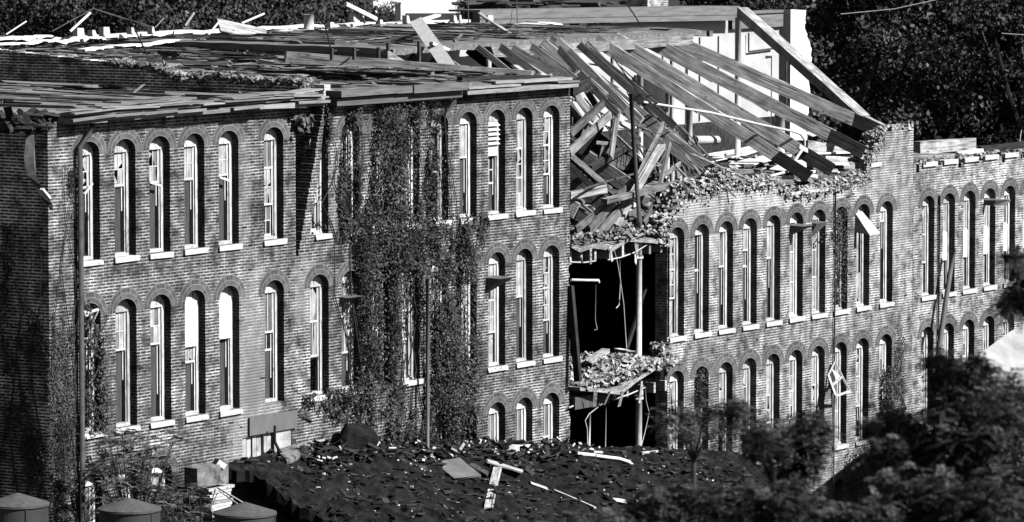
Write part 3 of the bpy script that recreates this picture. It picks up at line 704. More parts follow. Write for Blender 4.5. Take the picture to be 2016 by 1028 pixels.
# sills left on top of the broken storey
for q in [((c - .05, -.06, 8.845), (c + .8, .2, 8.97)) for c in colF] + [((35.6, -.05, 9.0), (36.2, .25, 9.12)), ((31.1, -.05, 8.50), (33.4, .1, 8.58))]:
    mb = MB(); mb.box(*q); child(mb, 'sill', M['sill'], mill)
# loading door: dark lintel over boarded panels
mb = MB(); mb.box((6.95, -.06, 4.58), (8.75, .2, 4.98)); child(mb, 'lintel', M['metal'], mill)
mb = MB(); mb.box((7.95, -.0, 3.55), (8.58, .05, 4.55)); child(mb, 'door_panel', M['p_light'], mill)
for k in range(6):
    mb = MB(); mb.box((6.8 + k * .19, .04 + .02 * (k % 2), 3.55 + R.uniform(0, .1)), (6.95 + k * .19, .07 + .02 * (k % 2), 4.55)); child(mb, 'door_board', M['p_light'], mill)
mb = MB(); mb.box((6.8, .3, 3.5), (8.6, .34, 4.6)); child(mb, 'door_backing', M['inner'], mill)
# black vertical lining beside the open loading window, dark edge of the broken wall
mb = MB(); mb.box((24.94, .0, 5.25), (25.03, .34, 7.55)); child(mb, 'door_post', M['woodD'], mill)
# sheet metal hoods
def hood(px0, px1, y0, y1, out, mat, drop=None, label=None):
    a = at(px0, y0, -.02); b = at(px1, y0, -.02); z0 = at(px0, y1, -.02).z
    mb = MB(); x0, x1 = a.x, a.x + .62
    P = [Vector(q) for q in ((x0, .1, z0), (x0 + .15, .1, z0), (x0 + .15, .12, z0), (x0, .12, z0), (x0, -out, a.z), (x1, -out, a.z), (x1, .12, a.z + .02), (x0, .12, a.z + .02))]
    mb.hexa(P); child(mb, 'vent_hood', mat, mill)
hood(958, 1005, 548, 580, .42, M['metal']); hood(670, 692, 586, 600, .25, M['metal']); hood(1556, 1585, 445, 466, .42, M['metal']); hood(1600, 1617, 440, 470, .15, M['metal'])
mb = MB(); a = at(1690, 425, -.1); mb.hexa([Vector(q) for q in ((a.x, -.45, a.z - .5), (a.x + .6, -.45, a.z - .5), (a.x + .6, .1, a.z - .45), (a.x, .1, a.z - .45), (a.x, -.02, a.z + .05), (a.x + .35, -.02, a.z + .1), (a.x + .35, .1, a.z + .1), (a.x, .1, a.z + .05))]); child(mb, 'vent_hood', M['sill'], mill)
mb = MB(); a = at(1943, 394, -.1); mb.hexa([Vector(q) for q in ((a.x, -.3, a.z - .16), (a.x + .35, -.55, a.z - .16), (a.x + .5, -.1, a.z - .14), (a.x, .1, a.z - .14), (a.x, -.4, a.z), (a.x + .5, -.62, a.z), (a.x + .6, .1, a.z), (a.x, .1, a.z))]); child(mb, 'vent_hood', M['metal'], mill)
# torn floor edges in the open bay
def torn(name, pts, z1, th, mat):
    mb = MB(); n = len(pts)
    for i in range(n - 1):
        a, b = pts[i], pts[i + 1]
        mb.hexa([Vector(q) for q in ((a[0], a[1], a[2] - th), (b[0], b[1], b[2] - th), (b[0], 1.4, z1 - th), (a[0], 1.4, z1 - th), (a[0], a[1], a[2]), (b[0], b[1], b[2]), (b[0], 1.4, z1), (a[0], 1.4, z1))])
    return child(mb, name, mat, mill)
torn('floor_edge', [(20.3, -.05, 7.95), (20.6, -.1, 7.82), (21.4, .0, 7.86), (22.4, .05, 7.72), (23.2, .1, 7.9), (24.2, .0, 7.8), (24.9, .1, 7.7)], 7.98, .10, M['wood'])
torn('floor_edge', [(20.3, -.3, 4.42), (20.9, -.42, 4.34), (21.9, -.5, 4.18), (22.8, -.42, 4.42), (23.8, -.35, 4.62), (24.9, -.1, 4.62)], 4.45, .08, M['wood'])
for x in (20.45, 20.95, 21.6, 22.3, 22.9, 23.6, 24.2, 24.75):
    for a_, b_ in (((x, .1, 7.42), (x + .09, 8, 7.76)), ((x, -.05, 3.9), (x + .09, 8, 4.16))): mb = MB(); mb.box(a_, b_); child(mb, 'joist', M['wood'], mill)
for a_, b_ in (((20.3, .37, 7.48), (22.0, .47, 7.75)), ((22.4, .39, 7.42), (24.9, .48, 7.72)), ((20.3, -.16, 3.86), (21.9, -.07, 4.16)), ((22.1, .37, 3.9), (24.9, .46, 4.2))): mb = MB(); mb.box(a_, b_); child(mb, 'edge_beam', M['deck'], mill)
for p, q in (((21.0, -.16, 7.78), (21.1, -.1, 7.4)), ((22.1, -.04, 7.75), (22.2, -.04, 7.38)), ((23.3, -.04, 7.75), (23.42, -.04, 7.36)), ((20.7, -.5, 4.3), (20.8, -.4, 3.9)), ((21.4, -.5, 4.25), (21.35, -.35, 3.9)), ((21.9, -.55, 4.2), (21.95, -.4, 3.8)), ((24.2, -.3, 4.6), (24.35, -.2, 4.25)), ((23.2, -.3, 4.3), (23.25, -.2, 3.75))):
    mb = MB(); mb.bar(p, q, .09, .02); child(mb, 'lath', M['woodL'], mill)
# pale iron column in the open bay
a = at(1258, 500, .25); mb = MB(); mb.tube([(a.x, .25, .8), (a.x, .25, 4.2)], .085, 16); mb.tube([(a.x, .25, 4.4), (a.x, .25, 8.35)], .075, 16); mb.tube([(a.x, .25, 7.32), (a.x, .25, 7.40)], .11, 16); mb.tube([(a.x, .25, 3.75), (a.x, .25, 3.85)], .12, 16)
child(mb, 'column', M['metalL'], mill, True)
mb = MB(); mb.box((20.35, .6, 4.6), (21.0, .75, 5.35)); child(mb, 'lining_board', M['p_white'], mill)

# ------------------------------------------------------------------ FALLEN RAFTERS
GR = 'long rafters slid off the front wall'
raf = [((1760, 270), (1318, 76), .10, .37, 'wood', 'rightmost of the long rafters on the broken wall, its black end against the brick stub'),
       ((1700, 300), (1266, 76), .10, .37, 'wood', 'second long rafter from the right, black end lying just left of the brick stub'),
       ((1640, 336), (1212, 78), .10, .38, 'wood', 'third long rafter from the right, its black end on the pale broken bricks'),
       ((1592, 348), (1174, 80), .10, .34, 'wood', 'fourth long rafter from the right, passing under the bend of the white pipe')]
for (bx, by), zt, w, h, mt, lab in raf:
    q = at(bx, by, .1); t = skew(*zt, q.x, .42); d = (q - t); L = d.length; d.normalize()
    cut = q - d * (1.15 + R.uniform(-.1, .2))
    o = beam('rafter', t, cut, w, h, M['wood'], lab, 'timber', GR, bow=.012, n=8)
    sp_ = MB()
    for k_ in range(9):
        u_ = t.lerp(cut, R.uniform(.05, .95)) + Vector((0, 0, R.choice((-1, 1)) * h * .5)); sp_.bar(u_, u_ + d * R.uniform(.15, .6) + Vector((R.uniform(-.03, .03), 0, R.uniform(-.06, .06))), .02, .03, jag=.05)
    so_ = sp_.build('splinters', M['wood'], o); so_.matrix_parent_inverse = parent_inv(o); so_['kind'] = 'stuff'
    beam('charred_end', cut - d * .01, q, w * .98, h * .97, M['woodD'], parent=o, bow=0, n=3)
q = at(1405, 346, .4); t = skew(1080, 84, q.x, .42); o = beam('rafter', t, q, .12, .46, M['wood'], 'long pale edged rafter whose lower end rests at the left of the broken wall crest', 'timber', GR, n=8)
q2 = at(1402, 348, .2); beam('charred_end', q, q + (q - t).normalized() * .35, .3, .34, M['woodD'], parent=o, n=2)
q = Vector((25.6, 1.6, 9.6)); t = Vector((25.9, 6.6, 12.5)); beam('rafter', t, Vector((26.1, 1.3, 9.2)), .20, .50, M['woodD'], 'black soot covered rafter beside the long pale edged one', 'timber', GR)
k = 0
labs = ['pale sawn rafter nearest the standing roof, sloping into the collapsed bay', 'grey rafter just right of the end of the standing roof', 'weathered rafter deep in the collapsed bay behind the black pole', 'rafter behind the crossed boards at the middle of the collapsed bay', 'broad grey rafter sloping above the tangle of boards', 'short rafter high under the roof edge left of the tangle']
for X, y1, z1, zt, mt in ((20.9, 1.0, 10.3, 12.25, 'wood'), (21.7, .8, 8.6, 12.2, 'wood'), (22.9, 1.0, 8.3, 12.2, 'wood'), (24.0, .9, 8.4, 12.25, 'wood'), (25.1, .8, 8.8, 12.3, 'wood'), (19.6, 2.6, 10.8, 12.2, 'wood')):
    beam('rafter', (X - 1.6, 6.2, zt), (X + R.uniform(-.1, .3), y1, z1), .11, .42, M[mt], labs[k], 'timber', GR, n=7); k += 1
JG = 'thin joists splayed between the long rafters'
for (tx, ty, bx, by, w, h, dY, lab) in ((1140, 88, 1330, 250, .06, .24, .9, 'thin joist above the soot covered rafter'), (1155, 84, 1392, 330, .05, .16, .7, 'thin joist along the left of the pale edged rafter'), (1162, 100, 1290, 205, .07, .2, 1.5, 'short joist broken off above the black pole'), (1118, 100, 1232, 215, .07, .28, 1.2, 'grey joist ending behind the head of the black pole'), (1100, 96, 1215, 225, .06, .22, 1.0, 'thin joist left of the grey joist by the pole head'), (1070, 84, 1190, 190, .07, .3, 1.6, 'joist running under the wide pale plank'), (1045, 92, 1160, 178, .06, .26, 1.4, 'joist ending beside the blunt dark beam end'), (1096, 82, 1262, 240, .10, .34, 1.3, 'heavy joist passing behind the black pole'), (1255, 196, 1412, 338, .04, .12, .9, 'split lath beside the lower end of the pale edged rafter'), (1010, 96, 1098, 150, .06, .26, 2.0, 'joist in the torn roof left of the wide pale plank'), (985, 92, 1060, 148, .06, .24, 2.4, 'joist in the torn roof above the last upper windows'), (940, 92, 1010, 148, .06, .2, 2.4, 'joist in the torn roof right of the long white board')):
    q = at(bx, by, dY); t = skew(tx, ty, q.x + .42 * q.y, .42); beam('joist', t, q, w, h * .8, M['wood' if h > .27 else 'wood2'], lab, 'joist', JG, bow=.03, roll=R.uniform(-.15, .15))
for X, lab in ((17.6, 'low rafter lying in the hole of the torn roof near the front cornice'), (18.7, 'second low rafter lying in the hole of the torn roof'), (16.5, 'left low rafter at the edge of the hole in the roof')):
    beam('rafter', (X, 6.6, 12.28), (X + .2, 1.6, 11.6), .1, .34, M['wood'], lab, 'timber', GR)
a = at(1465, 22, 12.6); b = at(1742, 252, .5)
beam('roof_beam', at(1461, 24, 9.0), at(1700, 236, 2.0), .34, .30, M['woodL'], 'thick pale beam leaning from the top of the white rear wall down to the brick stub', 'timber', n=8)
beam('roof_beam', at(1700, 236, 2.0), at(1755, 262, 1.2), .28, .26, M['woodL'], 'broken off stump at the foot of the thick pale leaning beam', 'timber')
beam('purlin', at(560, 117, 6.2), at(1048, 156, .9), .16, .40, M['wood'], 'long torn beam lying across the standing roof towards its broken corner', 'timber', n=12)
beam('purlin', at(905, 160, .7), at(1075, 156, .5), .2, .2, M['woodD'], 'dark beam along the roof edge above the last four upper windows', 'timber')
beam('beam_end', at(1118, 178, .2), at(1152, 162, .7), .3, .3, M['woodD'], 'blunt dark beam end sticking out at the broken corner of the roof', 'timber')

# the tangle of boards in the collapsed bay: (px of both ends, distance behind the front wall, width, depth, material, label)
TG = 'boards tangled in the collapsed bay'
tang = [((1315, 226), (1250, 360), .9, .07, .20, 'wood2', 'long board leaning from upper right to lower left through the tangle'),
 ((1303, 287), (1213, 446), .55, .20, .12, 'woodL', 'thick timber with a bright white top edge in the middle of the tangle'),
 ((1319, 281), (1284, 432), .5, .05, .26, 'wood2', 'upright board standing right of the white edged timber'),
 ((1384, 349), (1188, 397), .22, .16, .17, 'wood2', 'long squared timber lying nearly level across the front of the tangle'),
 ((1219, 207), (1203, 308), 1.2, .05, .26, 'wood2', 'steep board left of the black pole, under the rafters'),
 ((1193, 198), (1122, 264), 1.0, .08, .24, 'wood2', 'upper of the two parallel boards against the brick corner'),
 ((1202, 225), (1122, 300), .8, .08, .26, 'wood2', 'lower of the two parallel boards against the brick corner'),
 ((1150, 170), (1178, 216), 1.6, .06, .2, 'woodD', 'short dark board below the blunt beam end'),
 ((1120, 304), (1187, 362), .7, .10, .2, 'wood2', 'upper board sliding down from the brick corner into the tangle'),
 ((1120, 325), (1165, 366), .6, .10, .2, 'woodD', 'lower board sliding down from the brick corner into the tangle'),
 ((1259, 274), (1160, 333), 1.3, .12, .22, 'woodD', 'black burnt timber crossing behind the pole'),
 ((1250, 342), (1150, 372), .45, .06, .06, 'metalD', 'thin dark rail in front of the tangle'),
 ((1120, 386), (1192, 372), .5, .10, .26, 'woodL', 'pale short board sticking out from the brick corner'),
 ((1232, 372), (1134, 452), .4, .05, .24, 'wood2', 'wide board slanting down to the floor edge, leftmost of three'),
 ((1206, 398), (1160, 458), .3, .06, .34, 'wood2', 'wide board slanting down to the floor edge, middle of three'),
 ((1236, 396), (1180, 462), .35, .06, .30, 'wood2', 'wide board slanting down to the floor edge, rightmost of three'),
 ((1328, 298), (1372, 345), 1.6, .06, .5, 'wood2', 'broad plank under the lower end of the pale edged rafter'),
 ((1250, 330), (1180, 300), 1.5, .06, .5, 'wood2', 'broad dusty plank lying flat at the back of the tangle'),
 ((1215, 445), (1262, 360), .5, .1, .14, 'metalL', 'pale round rail slanting beside the foot of the pole'),
 ((1128, 180), (1170, 236), 2.2, .06, .22, 'wood2', 'thin rafter stub in shade beside the brick corner'),
 ((1122, 205), (1160, 262), 2.4, .06, .22, 'wood2', 'second rafter stub in shade beside the brick corner'),
 ((1146, 305), (1180, 250), 1.9, .06, .3, 'woodD', 'dark board standing behind the two parallel boards'),
 ((1340, 322), (1296, 352), .8, .06, .16, 'wood2', 'short board propped under the level squared timber'),
 ((1400, 352), (1480, 338), .3, .14, .14, 'wood2', 'bent squared timber on the crest of the broken wall'),
 ((1290, 395), (1268, 440), .25, .05, .2, 'wood2', 'small split board at the foot of the black pole')]
for p, q, Y, w, h, mt, lab in tang:
    beam('board', at(*p, Y + .35), at(*q, Y), w, h * .8, M[mt], lab, 'board', TG, roll=R.uniform(-.3, .3), n=5, bow=.03)
mb = MB()
for k in range(34):
    X = 20.45 + k * .185; y0 = R.uniform(.9, 2.6); zb = 8.2 + .06 * (X - 20.4) + R.uniform(0, .25); zt = 12.0
    if R.random() < .12: continue
    t0 = R.uniform(.0, .15); a_ = Vector((X + R.uniform(-.03, .03), 6.5, zt)); b_ = Vector((X + R.uniform(-.2, .2), y0, zb)); mb.bar(a_.lerp(b_, t0), b_, .175, .035, R.uniform(-.12, .12), jag=.1)
tag(mb.build('fallen_roof_deck', M['deck']), 'sheet of roof planking fallen steeply into the collapsed bay behind the rafters', 'roof deck')
mb = MB()
for k in range(150):
    x = R.uniform(1040, 1420); y = R.uniform(80, 345)
    if not (60 + (x - 1040) * .62 < y < 160 + (x - 1040) * .62): continue
    p = at(x, y, max(.5, 4.6 - (y - 90) * .018)); a = R.gauss(-.75, .35); d = Vector((math.cos(a) * .8, -.8 * abs(math.cos(a)), math.sin(a))) * R.uniform(.2, 1.6); mb.bar(p, p + d, R.uniform(.015, .06), R.uniform(.01, .05), R.uniform(0, 3), jag=.1)
tag(mb.build('broken_lath', M['scrap']), 'split laths and slivers caught among the fallen rafters', 'debris', kind='stuff')
# rougher splinters between them
mb = MB()
for k in range(40):
    x = R.uniform(1124, 1370); y = R.uniform(250, 460)
    if y < 250 + (x - 1200) * .55: continue
    Y = R.uniform(.6, 3.2); p = at(x, y, Y); a = R.uniform(0, PI); d = Vector((math.cos(a), R.uniform(-.6, .6), math.sin(a))) * R.uniform(.2, 1.1)
    mb.bar(p, p + d, R.uniform(.02, .07), R.uniform(.02, .1), R.uniform(0, 3), jag=.06)
tag(mb.build('splintered_wood', M['scrap']), 'splintered lath and broken sticks filling the collapsed bay', 'debris', kind='stuff')
mb = MB(); P = [at(1242, 184, .1), at(1249, 300, .1), at(1259, 437, .15)]; mb.tube(P, .055, 10); tag(mb.build('pole', M['metalD'], smooth=True), 'black iron pole standing upright through the collapsed bay', 'pole')
mb = MB(); P = [at(*q, Y) for q, Y in (((1266, 201), 1.6), ((1400, 222), 1.3), ((1500, 246), 1.1), ((1558, 258), 1.0), ((1576, 264), .9), ((1584, 275), .8), ((1584, 288), .8))]; mb.tube(P, .035, 8)
P = [at(*q, .7) for q in ((1582, 291), (1550, 338), (1478, 358))]; mb.tube(P, .04, 8); mb.bar(at(1571, 288, .75), at(1590, 298, .75), .1, .12); tag(mb.build('bent_pipe', M['metalL']), 'long thin white pipe bent over and draped across the rafters', 'pipe')
mb = MB()
for pts in (((1220, 130), (1290, 195), (1370, 290), (1440, 340)), ((1205, 110), (1262, 190), (1330, 260), (1400, 322), (1430, 345))): mb.tube([at(*q, 1.6) for q in pts], .018, 5)
tag(mb.build('cable', M['wireD']), 'black cables trailing down beside the soot covered rafter', 'cable')

# third floor: fallen pale ceiling sheets, timbers and cylinder
FG = 'pale sheets fallen on the open upper floor'
n_ = 0
for (x, y, X2, w, L, rot) in ((1450, 302, 0, 1.1, 3.6, .2), (1500, 318, 0, .9, 3.2, .1), (1560, 330, 0, .8, 2.8, .3), (1420, 318, 0, .5, 3.0, .1), (1480, 292, 0, .8, 1.6, .6), (1330, 300, 0, .8, 2.2, .4), (1610, 262, 0, .9, 1.2, .9), (1155, 300, 0, .8, 1.5, .3)):
    p = atz(x, y, 8.12 + n_ * .02); lab = ['widest pale ceiling sheet on the open floor behind the long rafters', 'pale sheet just right of the widest one', 'pale strip nearest the black ends of the rafters', 'narrow pale strip close behind the wall crest', 'small folded white sheet standing on the open floor', 'pale sheet glimpsed left of the leaning beams', 'bright white box side near the brick stub', 'pale scrap seen through the left of the tangle'][n_]
    beam('ceiling_sheet', p - Vector((math.cos(rot), math.sin(rot), 0)) * L / 2, p + Vector((math.cos(rot), math.sin(rot), 0)) * L / 2 + Vector((0, 0, .12)), w, .03, M['flash'], lab, 'sheet', FG, n=5, bow=.03, roll=R.uniform(-.25, .1)); n_ += 1
beam('floor_beam', at(1580, 290, 3.2), at(1722, 305, 3.2), .4, .38, M['wood'], 'upper of two heavy timbers with white tops left of the brick stub', 'timber')
beam('floor_beam', at(1600, 318, 2.2), at(1712, 322, 2.2), .4, .34, M['wood'], 'lower of two heavy timbers left of the brick stub', 'timber')
o = beam('white_strip', at(1592, 303, 2.95), at(1700, 300, 2.95), .12, .05, M['flash'], 'white strip lying on the upper heavy timber', 'strip'); beam('white_strip', at(1622, 322, 1.9), at(1668, 323, 1.9), .1, .08, M['flash'], 'short white strip in front of the lower heavy timber', 'strip')
mb = MB(); a = at(1368, 276, 5.0); b = at(1412, 276, 5.0); mb.tube([a, b], .12, 14); tag(mb.build('canister', M['metalL'], smooth=True), 'pale metal canister lying on the open upper floor below the white rear wall', 'canister')
mb = MB()
for k in range(520):
    X = R.uniform(25.2, 50); Y = R.uniform(.6, 13); mb.chip((X, Y, 8.02 + R.uniform(0, .14)), R.uniform(.05, .7), R.uniform(.03, .2), R.uniform(.02, .18), flat=R.random() < .6)
tag(mb.build('floor_litter', M['chips']), 'pale plaster litter spread over the open upper floor', 'litter', kind='stuff')
mb = MB()
for k in range(240):
    X = R.uniform(25.2, 50); Y = R.uniform(.6, 13); mb.chip((X, Y, 8.02 + R.uniform(0, .2)), R.uniform(.1, 1.6), R.uniform(.03, .25), R.uniform(.03, .2), flat=R.random() < .6)
tag(mb.build('dark_litter', M['scrap']), 'dark wooden litter spread over the open upper floor', 'litter', kind='stuff')
TB = 'timbers behind the low wall at the right'
beam('timber', at(1802, 290, 1.0), at(1912, 283, 1.0), .3, .34, M['wood'], 'dark timber lying behind the low wall just right of the brick stub', 'timber', TB)
beam('timber', at(1922, 296, 1.2), at(2030, 284, 1.2), .3, .22, M['woodD'], 'dark timber lying behind the low wall at the right edge', 'timber', TB)
beam('timber', at(1890, 302, .5), at(1930, 296, .5), .2, .1, M['flash'], 'white plank end on the low wall between two dark timbers', 'plank', TB)

# ------------------------------------------------------------------ RUBBLE
def topz(x):
    for a, b in zip(top[:-1], top[1:]):
        if a[0] <= x <= b[0]: return a[1] + (b[1] - a[1]) * (x - a[0]) / max(1e-6, b[0] - a[0])
    return 8.9
mb = MB(); m2 = MB()
for k in range(1300):
    x = R.uniform(24.7, 36.4); y = R.gauss(.22, .15); z = topz(x) + R.uniform(-.12, .10) - abs(y - .2) * .3
    y = max(-.09, y)
    (mb if R.random() < .72 else m2).chip((x, y, z), R.choice((.17, .12, .10, .07)), R.uniform(.07, .10), R.uniform(.05, .075))
for k in range(500):
    x = R.uniform(25.0, 28.2); y = R.uniform(-.06, .4); z = topz(x) + R.uniform(-.15, .28)
    (mb if R.random() < .65 else m2).chip((x, y, z), R.choice((.18, .13, .10, .07)), R.uniform(.07, .10), R.uniform(.05, .075), flat=R.random() < .5)
for k in range(4500):
    x = R.uniform(24.7, 36.4); y = R.gauss(.2, .17); z = topz(x) + R.uniform(-.14, .05) - max(0, -y) * .8
    y = max(-.1, y); (mb if R.random() < .4 else m2).chip((x, y, z), R.uniform(.02, .07), R.uniform(.02, .05), R.uniform(.02, .045))
for k in range(300):
    x = R.uniform(38.2, 50); mb.chip((x, R.uniform(0, .5), 8.92 + R.uniform(-.02, .10)), R.uniform(.06, .2), R.uniform(.05, .11), R.uniform(.03, .07))
for k in range(90):
    x = R.uniform(36.3, 38.1); m2.chip((x, R.uniform(0, .3), 10.0 + R.uniform(-.06, .06)), R.uniform(.06, .2), R.uniform(.05, .11), R.uniform(.03, .07))
for k in range(160):
    z = R.uniform(4.5, 5.1); mb.chip((24.75 + R.uniform(-.12, .35), R.uniform(-.04, .3), z), R.uniform(.06, .2), R.uniform(.05, .11), R.uniform(.03, .08))
    z = R.uniform(7.6, 8.4); m2.chip((24.75 + R.uniform(-.15, .3) , R.uniform(-.04, .3), z), R.uniform(.06, .2), R.uniform(.05, .11), R.uniform(.03, .08))
tag(mb.build('loose_brick', M['rubble']), 'loose broken bricks crusting the top of the broken front wall', 'rubble', kind='stuff')
tag(m2.build('mortar_rubble', M['mortarB']), 'pale lumps of mortar along the top of the broken front wall', 'rubble', kind='stuff')
mb = MB(); m2 = MB()
for k in range(3200):
    x = R.uniform(20.5, 24.95); y = R.uniform(-.38, 1.5); hp = .34 * math.exp(-((x - 22.9) / 1.6) ** 2) + .1
    z = 4.42 + R.uniform(0, hp) * (1 - max(0, (.1 - y)) * .8) + (x - 22) * .05
    sz = R.choice((1, .8, .5, .35, .25)); (mb if R.random() < .6 else m2).chip((x, y, z), .2 * sz, .1 * sz, .07 * sz)
tag(mb.build('brick_heap', M['rubble']), 'heap of broken bricks on the lower floor edge in the open bay', 'rubble', kind='stuff'); tag(m2.build('plaster_heap', M['mortarB']), 'crumbled plaster mixed in the heap on the lower floor edge', 'rubble', kind='stuff')
mb = MB()
for k in range(600):
    x = R.uniform(20.4, 24.9); y = R.uniform(-.05, 1.4); mb.chip((x, y, 7.92 + R.uniform(0, .2)), R.uniform(.05, .2), R.uniform(.03, .1), R.uniform(.03, .08))
tag(mb.build('floor_rubble', M['rubble']), 'broken brick and lath on the upper floor edge below the tangle', 'rubble', kind='stuff')
beam('loose_plank', at(1160, 712, .5), at(1193, 690, 1.1), .22, .1, M['woodL'], 'pale plank lying on the heap of bricks in the open bay', 'plank')
beam('loose_plank', at(1245, 694, .3), at(1215, 688, 1.1), .18, .06, M['flash'], 'bent white sheet on top of the heap beside the pale column', 'plank')
beam('brace', at(1122, 560, -.02), at(1138, 748, -.3), .13, .16, M['woodD'], 'dark post leaning against the brick corner in the open bay', 'post', n=4)
beam('brace', at(1272, 566, .8), at(1234, 686, .9), .06, .1, M['woodD'], 'dark lath leaning behind the pale column in the open bay', 'post')
def wire(name, pts, Y, r, mat, lab, cat='wire', group=None):
    mb = MB(); mb.tube([at(x, y, Y) for x, y in pts], r, 6); return tag(mb.build(name, mat, smooth=True), lab, cat, group)
HW = 'wires hanging in the open bay'
wire('hanging_wire', [(1180, 480), (1206, 484), (1214, 510), (1221, 550), (1228, 600), (1231, 650), (1234, 690)], .1, .013, M['wire'], 'longest white wire curving down in the upper opening of the bay', group=HW)
wire('hanging_wire', [(1220, 510), (1221, 560), (1219, 600), (1213, 607)], .2, .014, M['wire'], 'hooked white wire in the middle of the upper opening', group=HW)
wire('hanging_wire', [(1173, 560), (1172, 630), (1176, 648), (1170, 650)], .2, .008, M['wire'], 'thin knotted wire hanging at the left of the upper opening', group=HW)
wire('hanging_wire', [(1270, 762), (1272, 790), (1278, 812), (1270, 850), (1262, 880)], -.1, .012, M['wire'], 'white wire right of the column in the lower opening', group=HW)
wire('hanging_wire', [(1193, 790), (1193, 830), (1192, 880)], .1, .009, M['wire'], 'straight thin wire in the middle of the lower opening', group=HW)
wire('hanging_wire', [(1186, 795), (1160, 815), (1152, 828), (1156, 845), (1157, 880)], -.2, .014, M['wire'], 'looped wire beside the thin white post in the lower opening', group=HW)
wire('thin_post', [(1161, 815), (1160, 880)], -.1, .03, M['metalL'], 'thin white post standing in the lower opening', 'post')
wire('conduit', [(1124, 551), (1160, 552), (1178, 552), (1179, 556)], .1, .035, M['metalL'], 'fat white pipe stub projecting into the upper opening', 'pipe')
wire('conduit', [(1122, 516), (1150, 517), (1172, 514)], .1, .02, M['metalL'], 'thin white conduit under the broken floor edge, left piece', 'pipe'); wire('conduit', [(1196, 512), (1222, 507), (1252, 496), (1274, 482)], .1, .018, M['metalL'], 'thin white conduit under the broken floor edge, right piece', 'pipe')
wire('conduit', [(1207, 787), (1240, 776), (1270, 763)], -.2, .02, M['metalL'], 'white conduit crossing the pale column in the lower opening', 'pipe'); wire('conduit', [(1120, 803), (1140, 794), (1170, 782), (1192, 776)], -.1, .022, M['metalL'], 'white pipe under the heap of bricks at the left of the lower opening', 'pipe')
mb = MB(); p = at(1252, 506, .1); mb.hexa([p + Vector(q) for q in ((-.05, 0, -.12), (.02, 0, -.2), (.02, .02, -.2), (-.05, .02, -.12), (-.05, 0, .05), (.06, 0, .12), (.06, .02, .12), (-.05, .02, .05))]); tag(mb.build('tag_card', M['p_white']), 'small white card hanging beside the pale column', 'card')

# ------------------------------------------------------------------ THINGS ON THE ROOF
RG = 'thin sticks poking up at the back of the roof'
st = [((12, 68), (52, 42), .02, 'thin pale stick at the far left of the roof, leaning right'), ((102, 62), (186, 16), .018, 'dark rod leaning up behind the white flashing at the left'), ((138, 62), (178, 25), .035, 'thick pale stick left of the bright gap in the flashing'), ((186, 18), (255, 40), .02, 'thin rod sloping down right towards the crossed wires'), ((262, 41), (300, 54), .02, 'lower piece of the thin rod sloping down right'), ((306, 54), (322, 36), .016, 'short stick leaning right near the middle of the left roof'), ((365, 50), (382, 25), .035, 'short pale stick standing before the loose white board'), ((398, 84), (432, 42), .03, 'stick crossing the flashing at the valve wheel'), ((476, 46), (520, 27), .03, 'pale stick leaning right behind the wide flashing'), ((680, 8), (740, 38), .07, 'stout white stick sloping down right below the trees'), ((718, 0), (717, 72), .014, 'thin upright iron rod in the middle of the roof'), ((921, 0), (923, 62), .02, 'upright iron rod right of the pale crossed boards'), ((1017, 0), (1019, 56), .015, 'upright iron rod above the end of the flashing')]
for p, q, r, lab in st:
    mb = MB(); mb.tube([at(*p, 13.4), at(*q, 13.2)], r, 6); tag(mb.build('stick', M['metalD'] if 'iron' in lab or 'dark' in lab or 'thin rod' in lab else M['flash']), lab, 'stick', RG)
WG = 'guy wires over the roof'
for pts, Y, lab in ((((232, 0), (262, 50), (290, 108)), 6., 'dark guy wire at the left of the roof'), (((608, 0), (640, 50), (655, 112)), 6., 'dark guy wire left of the middle of the roof'), (((1225, -5), (1248, 28), (1268, 62)), 8., 'dark guy wire above the long rafters')):
    mb = MB(); mb.tube([at(*q, Y) for q in pts], .02, 5); tag(mb.build('guy_wire', M['wireD']), lab, 'wire', WG)
beam('white_board', at(818, 40, 6.2), at(886, 136, 3.6), .34, .06, M['woodW'], 'long bright white board standing askew on the roof', 'board', roll=.5)
beam('white_board', at(820, 44, 6.3), at(862, 30, 8.0), .18, .06, M['woodW'], 'short white board leaning back from the top of the long white one', 'board')
beam('white_board', at(850, 86, 4.8), at(880, 98, 4.7), .16, .08, M['woodW'], 'stub of white board crossing the middle of the long white one', 'board')
beam('thin_lath', at(942, 26, 10.5), at(1140, 152, 3.0), .10, .05, M['woodL'], 'long thin lath running from the flashing down to the broken corner', 'lath')
beam('pale_plank', at(1032, 97, 6.0), at(1128, 152, 1.9), .5, .05, M['woodL'], 'wide pale plank sloping down beside the long thin lath', 'plank', roll=.7)
beam('pale_plank', at(430, 50, 13.2), at(524, 70, 12.4), .4, .06, M['woodL'], 'loose grey white board tapering down over the flashing', 'plank', roll=.9)
mb = MB(); a = at(608, 68, 13.2); mb.tube([(a.x, a.y, a.z), (a.x, a.y, a.z + .55)], .14, 14); tag(mb.build('roof_vent', M['metalL'], smooth=True), 'short pale cylindrical vent on the back of the roof', 'vent')
mb = MB(); a = at(788, 32, 14.0); mb.box((a.x - .12, a.y - .1, a.z - .1), (a.x + .1, a.y + .1, a.z + .35)); mb.box((a.x - .14, a.y - .12, a.z + .36), (a.x + .12, a.y + .12, a.z + .40)); tag(mb.build('roof_post', M['frame']), 'stubby white post on the back of the roof before the bright gap in the trees', 'post')
BG = 'white blocks standing on the back of the roof'
